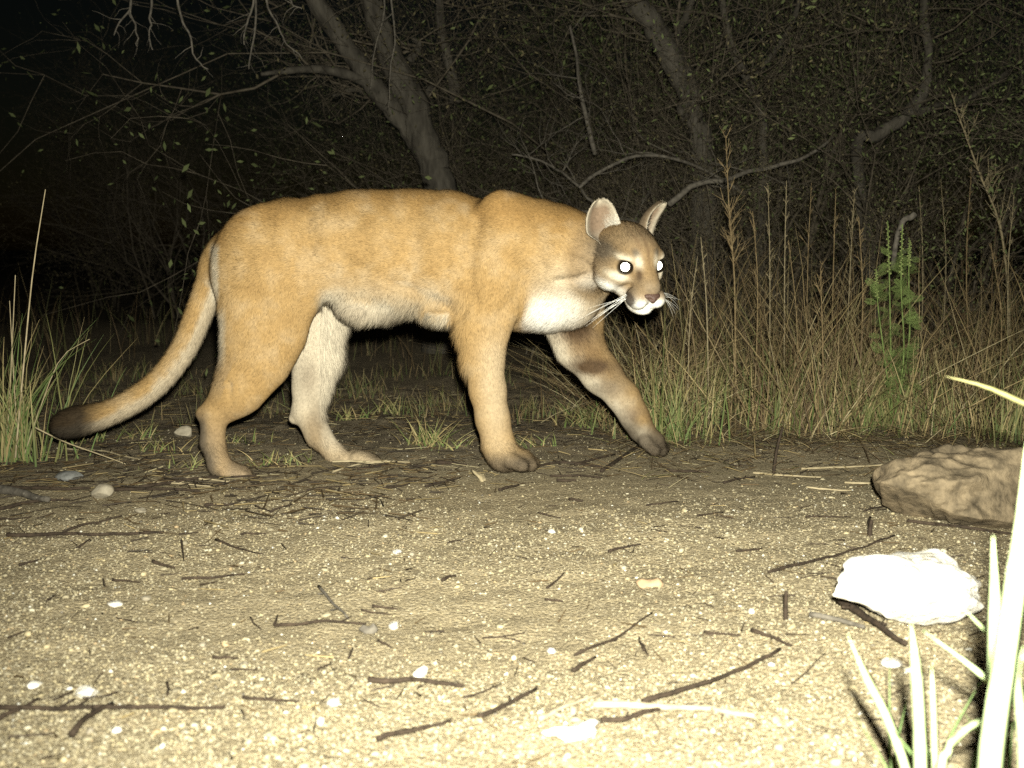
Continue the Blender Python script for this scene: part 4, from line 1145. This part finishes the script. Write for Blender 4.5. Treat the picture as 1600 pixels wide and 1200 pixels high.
# ================================================================== twigs on the ground
def stick(px, w_px, mat, label, group=None, name='twig', lift=0.0, fork=None, bark=6):
    pts = [G(a, b) for a, b in px]
    Y = np.mean([p[1] for p in pts])
    L = sum(np.linalg.norm(b - a) for a, b in zip(pts[:-1], pts[1:]))
    n = max(8, int(L / .02)); n = min(n, 26)
    q_ = curve_pts(pts, n); o = q_[0].copy()
    r = w_px / FPX * Y / 2
    perp = np.array([-(q_[-1] - q_[0])[1], (q_[-1] - q_[0])[0], 0]); perp /= np.linalg.norm(perp) + 1e-9
    ph = random.uniform(0, 50)
    wob = (vnoise(np.linspace(0, n / 4, n) + ph, np.full(n, ph), 61) * min(.05 * L + .002, .012))
    q_ = q_ + perp * wob[:, None]
    q_[:, 2] = height(q_[:, 0], q_[:, 1]) + r * .8 + .0015 + lift * np.linspace(0, 1, n) + .004 * np.abs(vnoise(np.linspace(0, 3, n) + ph, np.full(n, 1.), 62))
    rad = r * np.linspace(1.1, .6, n) * (1 + .25 * vnoise(np.linspace(0, n / 2, n), np.full(n, ph), 63))
    o[2] = hz(o[0], o[1])
    parts = [tube(q_ - o, rad, bark)]
    # a stub or two
    for _ in range(1 + int(L > .15)):
        i = random.randrange(2, n - 2); th = random.uniform(.5, 1.0) * random.choice((-1, 1))
        T = q_[i + 1] - q_[i]; T /= np.linalg.norm(T)
        d = np.array([T[0] * math.cos(th) - T[1] * math.sin(th), T[0] * math.sin(th) + T[1] * math.cos(th), .25])
        sl = min(L * .12, .02) * random.uniform(.5, 1.3)
        parts.append(tube(np.array([q_[i], q_[i] + d * sl * .5, q_[i] + d * sl]) - o, [rad[i] * .6, rad[i] * .5, rad[i] * .3], 4))
    v, f = merge(parts)
    ob = mesh_np(name, v, f, mat); ob.location = o
    tag(ob, label, 'stick' if name == 'stick' else 'twig', group); return ob
D1, G1 = 'thin dark twig lying flat on the pale gravel', 'dark twigs scattered on the track'
TW = [[(98, 836), (192, 816)], [(0, 818), (48, 814)], [(336, 845), (372, 856), (412, 864)], [(240, 878), (272, 885)], [(176, 900), (218, 906)], [(160, 900), (166, 910)], [(284, 898), (382, 894)],
      [(392, 952), (406, 968)], [(332, 1018), (372, 1019)], [(360, 1038), (402, 1038)], [(496, 1036), (518, 1024)], [(260, 1060), (262, 1086)], [(86, 1100), (114, 1082)], [(168, 1086), (188, 1078)], [(12, 992), (42, 982)],
      [(74, 938), (86, 926)], [(320, 794), (372, 792)], [(400, 794), (424, 803)], [(424, 802), (456, 794)], [(376, 836), (416, 835)], [(428, 962), (434, 948)], [(724, 1076), (760, 1066), (786, 1052)], [(754, 974), (820, 968)],
      [(564, 940), (610, 944)], [(582, 934), (620, 937)], [(590, 988), (610, 996)], [(1006, 996), (1014, 1014)], [(860, 748), (900, 749), (940, 754)], [(870, 756), (900, 757)], [(890, 788), (910, 792)], [(840, 806), (876, 813)],
      [(854, 906), (882, 890)], [(852, 922), (880, 926)], [(664, 766), (718, 750)], [(1100, 985), (1158, 996)], [(1258, 819), (1329, 821)], [(1350, 810), (1390, 798)], [(1360, 823), (1358, 846)], [(1237, 1067), (1292, 1031)],
      [(1010, 800), (1060, 796)], [(940, 742), (1010, 700), (1060, 688)], [(780, 770), (810, 762)], [(600, 770), (640, 762)], [(280, 840), (310, 836)], [(1150, 866), (1190, 862)], [(120, 858), (140, 848)], [(376, 1112), (384, 1130)], [(690, 900), (712, 892)], [(950, 860), (1000, 852)], [(1005, 1005), (1000, 985)],
      [(30, 880), (60, 874)], [(700, 848), (724, 842)], [(545, 1016), (552, 1000)], [(1090, 820), (1130, 812)], [(1130, 760), (1180, 752)], [(1040, 740), (1110, 746)], [(480, 770), (540, 764)], [(220, 770), (320, 752), (400, 748)], [(560, 738), (620, 726)], [(900, 732), (960, 716)]]
for t in TW: stick(t, random.uniform(2.6, 5.4), M['twig'], D1, G1)
U = lambda t, w_, m, lab, nm='stick', **k: stick(t, w_, m, lab, None, nm, **k)
U([(12, 843), (130, 842), (256, 839)], 7, M['twig'], 'long straight dark stick below the round pale stone')
U([(428, 963), (500, 962), (572, 960)], 6, M['twig'], 'reddish brown straight stick with a pale twig resting across its end')
U([(498, 910), (520, 932), (544, 956)], 5.5, M['twig_grey'], 'pale grey twig slanting onto the end of a brown stick', 'twig')
U([(0, 1113), (180, 1111), (352, 1108)], 9, M['twig'], 'long thick dark stick lying beside the white stone')
U([(112, 1162), (140, 1132), (176, 1104)], 12, M['twig'], 'short thick stick crossing the long dark stick')
U([(0, 1132), (30, 1118), (60, 1098)], 8, M['twig'], 'short dark stick crossing the end of the long thick stick')
U([(378, 1092), (468, 1097)], 6, M['twig'], 'straight brown twig between white pebbles near the thick stick', 'twig')
U([(576, 1057), (650, 1056), (724, 1062)], 10, M['twig'], 'thick dark tapering stick lying alone on bright gravel')
U([(744, 1114), (790, 1090), (840, 1062)], 9, M['twig'], 'dark knobbly stick slanting beside the thick tapering stick')
U([(590, 1158), (650, 1136), (704, 1120)], 9, M['twig'], 'dark curved stick below the thick tapering stick')
U([(898, 1032), (930, 1010)], 7, M['twig'], 'short dark stub at the end of a long thin twig', 'twig')
U([(900, 1008), (960, 984), (1022, 956)], 4.5, M['twig'], 'long thin slanting twig below the orange leaf', 'twig')
U([(840, 1120), (890, 1100), (938, 1084)], 8, M['twig_pale'], 'straw brown stick lying beside the white bark chip')
U([(928, 1096), (980, 1097), (1040, 1104), (1110, 1112), (1178, 1128)], 13, M['twig_pale'], 'large forked pale brown stick with peeling bark')
U([(940, 1126), (985, 1122), (1012, 1110), (1040, 1100)], 9, M['twig'], 'dark fork of the large pale peeling stick')
U([(1008, 1094), (1120, 1058), (1219, 1021)], 9, M['twig'], 'long dark stick leaning away from the forked pale stick')
U([(1173, 992), (1205, 1002), (1237, 1015)], 7, M['twig'], 'brown curved twig above the long leaning stick', 'twig')
U([(1200, 902), (1300, 876), (1400, 852)], 5, M['twig'], 'long thin twig lying between white and brown rocks', 'twig')
U([(1306, 954), (1360, 994), (1417, 1037)], 13, M['twig'], 'thick dark stick propped against the white rock', lift=.01)
U([(1267, 971), (1310, 982), (1350, 998)], 10, M['twig_grey'], 'grey dark stick end touching the thick propped stick')
U([(1417, 829), (1500, 836), (1583, 845)], 6, M['twig'], 'thin dark stick along the foot of the brown rock')
U([(176, 772), (250, 773), (312, 775)], 6, M['twig'], 'dark stick running from the round pale stone')
U([(0, 770), (70, 773), (142, 772)], 7, M['twig'], 'dark stick ending at the round pale stone')
U([(-20, 772), (30, 782), (76, 794)], 16, M['twig_grey'], 'weathered grey brown branch end at the left track edge')
U([(0, 800), (50, 792), (110, 788)], 6, M['twig'], 'dark stick below the weathered branch end')
U([(682, 727), (728, 732)], 6, M['twig'], 'dark stick beside the puma\'s standing front paw')
U([(940, 736), (880, 728), (830, 735)], 5, M['twig'], 'crossed dark twig in front of the puma\'s toes', 'twig')
S1 = 'pale dry straw lying on the track edge'
for t in ([(1177, 744), (1230, 748), (1283, 752)], [(1252, 736), (1380, 731), (1512, 728)], [(1320, 760), (1400, 760)], [(520, 742), (560, 730), (600, 727)], [(290, 752), (360, 757)], [(100, 700), (160, 712), (220, 726)], [(1180, 690), (1230, 678)], [(520, 726), (640, 726)], [(240, 758), (330, 765)], [(1260, 770), (1330, 774)]):
    stick(t, 3.4, M['straw'], S1, 'pale straws on the track edge', 'straw', bark=5)
# upright stubs
def upright(px, py0, py1, lean, w_px, label):
    g = G(px, py0); g[2] = hz(g[0], g[1]); Y = g[1]
    L = (py0 - py1) / FPX * Y
    pts = np.array([[0, 0, -.01], [lean * .4, .003, L * .5], [lean, 0, L]])
    v, f = tube(curve_pts(pts, 7), np.linspace(1.1, .7, 7) * w_px / FPX * Y / 2, 6)
    o = mesh_np('twig', v, f, M['twig']); o.location = g; tag(o, label, 'twig')
upright(1228, 972, 924, -.001, 8, 'short upright dark stub stuck in the gravel')
upright(1359, 848, 822, .002, 8, 'short upright stub standing by the brown rock')
upright(1208, 742, 668, .02, 5, 'thin upright twig standing before the tall grass')
# bark chip, orange leaf, yellow chip
def flake(name, px, w_px, h_px, rotz, mat, label, cat, tilt=.12):
    g = G(*px); Y = g[1]; g[2] = hz(g[0], g[1]) + .006
    sx, sy = w_px / FPX * Y / 2, h_px / FPX * Y / 2 * 2.2
    th = np.linspace(0, 2 * np.pi, 18, endpoint=False); r_ = 1 + .18 * np.sin(3 * th + px[0]) + .10 * np.sin(5 * th)
    ring = np.stack([np.cos(th) * r_ * sx, np.sin(th) * r_ * sy, .004 * np.cos(2 * th)], -1)
    V = np.vstack([ring, ring * [.6, .6, 1] + [0, 0, .005], ring * [.92, .92, 1] - [0, 0, .004], [[0, 0, .004]], [[0, 0, -.004]]])
    F = []
    for k in range(18):
        k2 = (k + 1) % 18
        F += [[k, k2, 18 + k2], [k, 18 + k2, 18 + k], [18 + k, 18 + k2, 54], [k2, k, 36 + k], [k2, 36 + k, 36 + k2], [36 + k2, 36 + k, 55]]
    o = mesh_np(name, V, np.array(F), mat); o.location = g; o.rotation_euler = (tilt, 0, rotz); tag(o, label, cat)
flake('bark_chip', (898, 1142), 100, 16, .45, M['rock_white'], 'bleached white bark chip lying beside the straw brown stick', 'bark chip')
flake('fallen_leaf', (1015, 908), 44, 12, .1, noise_mat('orange_leaf', (.30, .20, .115), (.44, .31, .19), scale=50), 'orange brown fallen leaf on the gravel', 'leaf', .3)
flake('wood_chip', (751, 752), 14, 14, 1.2, M['straw'], 'small yellow wood chip before the puma\'s front paw', 'wood chip', .9)
flake('bark_chip', (576, 970), 30, 8, .5, M['twig_grey'], 'small grey bark flake beside the reddish brown stick', 'bark chip')

# ================================================================== trees and brush
def twig_cloud(starts, dirs, lens, rads, depth, spread, grav=0.0, wig=.22, kids=(2, 4)):
    """recursive twigs -> segments and tips"""
    p0, p1, r0, r1, tips = [], [], [], [], []
    st = [(np.array(s, float), np.array(d, float), l, r, depth) for s, d, l, r in zip(starts, dirs, lens, rads)]
    while st:
        p, d, L, r, dep = st.pop()
        d = d / np.linalg.norm(d); k = 5
        for i in range(k):
            d = d + np.array([random.gauss(0, wig), random.gauss(0, wig), random.gauss(0, wig) - grav]); d /= np.linalg.norm(d)
            q_ = p + d * L / k; ra = r * (1 - .7 * i / k); rb = r * (1 - .7 * (i + 1) / k)
            p0.append(p); p1.append(q_); r0.append(ra); r1.append(rb); p = q_
            if dep > 0 and i > 0 and random.random() < (.95 if dep > 1 else .8):
                for _ in range(1 if random.random() < .6 else 2):
                    nd = d + np.array([random.gauss(0, spread), random.gauss(0, spread), random.gauss(0, spread) + .1])
                    st.append((p.copy(), nd, L * random.uniform(.45, .7), max(ra * .6, .0011), dep - 1))
            if dep <= 1: tips.append(p.copy())
    return np.array(p0), np.array(p1), np.array(r0), np.array(r1), np.array(tips)

def leaf_cloud(tips, n, size, spread):
    t = tips[rng.integers(0, len(tips), n)] + rng.normal(0, spread, (n, 3))
    a = rng.standard_normal((n, 3)); a /= np.linalg.norm(a, axis=1)[:, None]
    b = np.cross(a, rng.standard_normal((n, 3))); b /= np.linalg.norm(b, axis=1)[:, None]
    s = size * np.exp(rng.normal(-.25, .28, n))[:, None]
    V = np.stack([t - a * s, t + b * s * .38, t + a * s, t - b * s * .38], 1).reshape(-1, 3)
    return V, np.arange(n * 4).reshape(-1, 4)
M['leaf_dim'] = noise_mat('olive_leaf', (.05, .065, .024), (.13, .15, .06), scale=3, bump=0)
M['leaf_brown'] = noise_mat('brown_leaf', (.065, .058, .030), (.16, .135, .07), scale=3, bump=0)
M['branch'] = noise_mat('brush_twig', (.05, .040, .028), (.15, .125, .09), scale=30, bump=.3, dist=.004)

def tree(name, base_px, Y, limbs, label, twigs=None, leaves=0, lsize=.018, lmat='leaf_dim', tdepth=2):
    """limbs: list of [(px,py,dY,width_px)...]; the first is the trunk"""
    b = P(base_px[0], base_px[1], Y); o = np.array([b[0], Y, hz(b[0], Y)])
    t = empty(name, o); tag(t, label, 'tree', None)
    starts, dirs, lens, rads = [], [], [], []
    for li, lim in enumerate(limbs):
        c = np.array([[*P(a, q_, Y + d), w_ / FPX * (Y + d) / 2] for a, q_, d, w_ in lim])
        if li == 0: c = np.vstack([[o[0], o[1], o[2] - .05, c[0, 3] * 1.25], c])
        c = curve_pts(c, 8 * len(c)); n = len(c)
        c[:, 0] += vnoise(np.arange(n) / 3.0, np.full(n, li + Y), 71) * c[:, 3] * .5
        v, f = tube(c[:, :3] - o, np.maximum(c[:, 3] * (1 + .22 * vnoise(np.arange(n) / 2.0, np.full(n, li * 3.), 72)), .002), 10)
        v = v + (vnoise(v[:, 0] * 30, v[:, 2] * 14 + v[:, 1] * 30, 73) * .012 * (c[:, 3].mean() / .05))[:, None] * np.array([.6, .6, .3])
        mesh_np('trunk' if li == 0 else 'limb', v, f, M['bark'], parent=t)
        for k in range(twigs or 0):
            i = random.randrange(n // 5 if li else n // 2, n)
            starts.append(c[i, :3] - o); th = random.uniform(0, 6.283)
            dirs.append((math.cos(th), math.sin(th) * .7, random.uniform(-.5, .9))); lens.append(random.uniform(.35, .9)); rads.append(min(c[i, 3] * .5, .009))
    if starts:
        p0, p1, r0, r1, tips = twig_cloud(starts, dirs, lens, rads, tdepth, .75)
        v, f = segs(p0, p1, r0, r1); tag(mesh_np('twigs', v, f, M['branch'], parent=t), kind='stuff')
        if leaves:
            v, f = leaf_cloud(tips, leaves, lsize, .05); tag(mesh_np('crown', v, f, M[lmat], parent=t, smooth=False), kind='stuff')
    return t

tree('mesquite_tree', (690, 330), 5.7, [
    [(688, 300, 0, 52), (668, 235, 0, 48), (645, 160, 0, 44), (612, 85, 0, 40), (580, 0, 0, 36), (560, -80, 0, 30)],
    [(652, 225, 0, 26), (618, 178, -.05, 28), (580, 130, -.1, 30), (540, 70, -.1, 30), (492, 0, -.15, 28), (450, -60, -.2, 24)],
    [(590, 140, -.1, 14), (548, 118, -.15, 15), (500, 108, -.2, 13), (455, 110, -.3, 10), (408, 116, -.4, 6)],
    [(630, 195, 0, 18), (600, 165, .1, 14), (560, 140, .2, 9), (520, 150, .2, 5)],
    [(668, 190, 0, 12), (668, 150, .1, 10), (676, 132, .15, 8)],
    [(640, 95, .1, 12), (655, 72, .1, 10), (645, 60, .1, 6)],
    [(712, 160, .3, 18), (706, 120, .3, 17), (692, 60, .3, 14), (686, 0, .3, 13), (684, -50, .3, 12)]],
    'grey leaning mesquite tree with several thick bare limbs behind the puma\'s back', twigs=4, leaves=1800, lsize=.007)
tree('mesquite_tree', (1105, 300), 5.3, [
    [(1098, 230, 0, 36), (1086, 190, 0, 34), (1070, 135, 0, 36), (1045, 75, 0, 36), (1018, 35, 0, 34), (988, 0, 0, 32), (950, -60, 0, 28)],
    [(1072, 140, 0, 16), (1065, 100, .1, 18), (1055, 60, .1, 14), (1075, 20, .2, 12), (1090, -40, .2, 10)],
    [(1080, 185, 0, 12), (1064, 175, -.1, 10), (1060, 165, -.1, 6)]],
    'grey tree trunk leaning in the brush above the puma\'s head', twigs=4, leaves=1800, lsize=.007)
tree('mesquite_tree', (1400, 330), 5.2, [
    [(1340, 250, 0, 18), (1372, 212, 0, 20), (1412, 182, 0, 20), (1446, 140, 0, 17), (1450, 80, 0, 14), (1444, 30, 0, 13), (1442, -50, 0, 12)],
    [(1412, 182, 0, 14), (1470, 165, .1, 13), (1520, 150, .2, 10), (1580, 110, .3, 8)]],
    'thin crooked tree rising from the brush behind the green plant', twigs=5, leaves=2600, lsize=.007)
tree('mesquite_tree', (1190, 330), 5.5, [
    [(1192, 260, 0, 16), (1190, 180, 0, 14), (1165, 120, 0, 13), (1140, 60, 0, 12), (1128, 0, 0, 11), (1120, -40, 0, 10)],
    [(1170, 130, 0, 9), (1210, 80, .1, 8), (1240, 30, .1, 7), (1255, -30, .1, 6)]],
    'slim dark sapling trunk in the brush between two thicker trees', twigs=6, leaves=2600, lsize=.007)

# --- dead branches in front of the brush
def dead_branch(pp, Y, w0, w1, label, nt=6, tl=.25):
    c = np.array([P(a, b, Y + d) for a, b, d in pp]); o = c[0].copy(); o[2] = hz(o[0], Y)
    q_ = curve_pts(c, 22); n = 22
    q_[:, 2] += vnoise(np.arange(n) / 2.2, np.full(n, w0), 81) * .02
    t = empty('dead_branch', o); tag(t, label, 'branch')
    v, f = tube(q_ - o, np.linspace(w0, w1, n) / FPX * Y / 2, 7); mesh_np('stem', v, f, M['twig_grey'], parent=t)
    st = [q_[random.randrange(3, 21)] - o for _ in range(nt)]
    dd = [(random.gauss(0, .8), random.gauss(0, .5), random.gauss(.1, .7)) for _ in st]
    p0, p1, r0, r1, tips = twig_cloud(st, dd, [tl * random.uniform(.5, 1.2) for _ in st], [.0035] * nt, 1, .6)
    v, f = segs(p0, p1, r0, r1); tag(mesh_np('side_twigs', v, f, M['twig_grey'], parent=t), kind='stuff')
dead_branch([(1045, 316, 0), (1080, 292, 0), (1130, 282, 0), (1190, 264, .1), (1245, 250, .1), (1300, 215, .2)], 4.6, 10, 5, 'crooked dead grey branch reaching out behind the puma\'s ear')
dead_branch([(905, 290, 0), (940, 265, 0), (985, 245, 0), (1045, 244, 0), (1110, 268, .1), (1160, 300, .1)], 4.8, 6, 4, 'arched thin dead branch curving over the puma\'s neck')
dead_branch([(930, 320, 0), (890, 280, 0), (850, 250, .1), (800, 240, .1)], 5.0, 5, 3, 'slanting bare twig above the puma\'s shoulder', 8)
dead_branch([(930, 240, 0), (915, 180, 0), (905, 130, 0), (900, 80, .1), (890, 40, .1)], 5.2, 8, 4, 'twisting upright dead branch in the dark brush', 8)
dead_branch([(810, 330, 0), (870, 333, 0), (930, 336, .1), (1000, 350, .2)], 4.7, 12, 8, 'low horizontal dead branch right behind the puma\'s neck', 5)
dead_branch([(1430, 330, 0), (1410, 350, 0), (1400, 380, 0), (1395, 420, 0)], 4.0, 10, 8, 'short grey dead branch standing behind the green flower spikes', 3, .12)

# --- thin branches hanging into view from above at the left
HANG = [([(200, -60), (204, 5), (188, 35), (176, 55)], 4.3), ([(212, -60), (205, 12), (212, 50), (216, 72)], 4.3), ([(232, -60), (235, 20), (232, 48), (240, 78)], 4.2), ([(278, -60), (279, 20), (298, 55), (308, 95), (324, 108)], 4.2),
        ([(398, -60), (392, 20), (384, 50), (380, 70)], 4.4), ([(415, -60), (420, 8), (438, 45), (444, 65), (472, 92)], 4.4), ([(395, -60), (396, 40), (392, 90), (390, 108)], 4.6), ([(440, -60), (452, 0), (470, 14)], 4.3),
        ([(605, -60), (612, 0), (615, 60), (612, 120), (604, 168)], 4.8), ([(580, -60), (600, 10), (590, 70), (578, 140)], 5.0)]
hub = P(330, -330, 4.4)
for k, (pp, Y) in enumerate(HANG):
    c = curve_pts([P(a, b, Y) for a, b in pp], 16); o = c[0].copy()
    c[:, 0] += vnoise(np.arange(16) / 2.0, np.full(16, k * 3.), 91) * .02
    t = empty('hanging_branch', o); tag(t, 'thin bare branch hanging down from above against the black night', 'branch', 'thin branches hanging from above')
    v, f = tube(c - o, np.linspace(.0055, .0022, 16), 5); mesh_np('stem', v, f, M['twig_grey'], parent=t)
    st = [c[i] - o for i in (5, 7, 9, 11, 13)]; dd = [(random.gauss(0, .7), random.gauss(0, .5), random.uniform(-1, .1)) for _ in st]
    p0, p1, r0, r1, tips = twig_cloud(st, dd, [random.uniform(.04, .12) for _ in st], [.0022] * 5, 0, .5, .1)
    v, f = segs(p0, p1, r0, r1); tag(mesh_np('side_twigs', v, f, M['twig_grey'], parent=t), kind='stuff')

# --- shrubs of the thicket: a few kinds, each copied
def shrub_proto(h, nst, depth, nleaf, lsize, lmat, spread):
    st = [np.array([random.gauss(0, .12), random.gauss(0, .12), -.03]) for _ in range(nst)]
    dd = [(random.gauss(0, .45), random.gauss(0, .45), 1) for _ in st]
    p0, p1, r0, r1, tips = twig_cloud(st, dd, [h * random.uniform(.7, 1.1) for _ in st], [random.uniform(.008, .017) for _ in st], depth, spread)
    v, f = segs(p0, p1, r0, r1, 3)
    mb = mesh_np('branches', v, f, M['branch']).data
    v, f = leaf_cloud(tips, nleaf, lsize, .045)
    ml = mesh_np('foliage', v, f, M[lmat], smooth=False).data
    return mb, ml
protos = []
for spec in ((1.5, 6, 3, 9000, .010, 'leaf_dim', .6), (1.8, 5, 3, 7000, .010, 'leaf_brown', .65), (1.3, 7, 3, 4000, .010, 'leaf_brown', .6), (2.0, 6, 3, 11000, .011, 'leaf_dim', .55), (1.6, 7, 3, 1000, .010, 'leaf_brown', .7)):
    protos.append(shrub_proto(*spec))
for o_ in [o_ for o_ in bpy.data.objects if o_.name.split('.')[0] in ('branches', 'foliage')]: bpy.data.objects.remove(o_)
def shrub(x, y, k, s, label, group):
    e = empty('shrub', (x, y, hz(x, y))); e.rotation_euler.z = random.uniform(0, 6.283); e.scale = (s, s, s * random.uniform(.9, 1.15))
    tag(e, label, 'shrub', group)
    for nm, me in zip(('branches', 'foliage'), protos[k]):
        c = bpy.data.objects.new(nm, me); COL.objects.link(c); c.parent = e; c['kind'] = 'stuff'
KIND = ['olive leafed', 'brown leafed', 'low brown leafed', 'tall olive leafed', 'nearly leafless']
def row(spots, text, grp):
    for x, y, k, s in spots: shrub(x, y, k, s, KIND[k] + ' ' + text, grp)
row(((.93, 4.75, 1, .42), (1.02, 5.0, 4, .6), (.75, 5.0, 2, .5), (1.75, 4.9, 2, .6), (2.25, 5.0, 2, .7), (2.75, 5.3, 0, .9), (1.35, 5.7, 3, .85), (1.85, 5.6, 0, 1.0), (2.35, 5.8, 3, 1.0), (.95, 5.9, 1, .9), (3.1, 6.0, 3, 1.1), (1.6, 6.5, 3, 1.2), (2.6, 6.7, 0, 1.3), (.8, 6.9, 0, 1.2), (3.7, 7.2, 3, 1.5), (1.9, 7.9, 3, 1.7), (2.9, 8.6, 3, 1.8)), 'shrub in the thicket behind the tall dry grass', 'shrubs behind the grass stand')
row(((.15, 5.6, 4, .7), (.45, 5.5, 4, .65), (-.15, 6.3, 4, .8), (.35, 6.4, 2, .9), (.1, 7.3, 1, 1.2), (.6, 7.8, 0, 1.3), (-.6, 7.6, 2, 1.0), (-.1, 8.8, 3, 1.4)), 'shrub in the dark behind the puma', 'shrubs behind the puma')
row(((-2.5, 8.4, 4, .9), (-1.8, 9.4, 4, 1.0), (-3.4, 10.2, 2, 1.1), (-2.4, 11.2, 1, 1.2), (-4.4, 11.8, 4, 1.3)), 'shrub barely lit far back beyond the tail', 'barely lit shrubs beyond the tail')
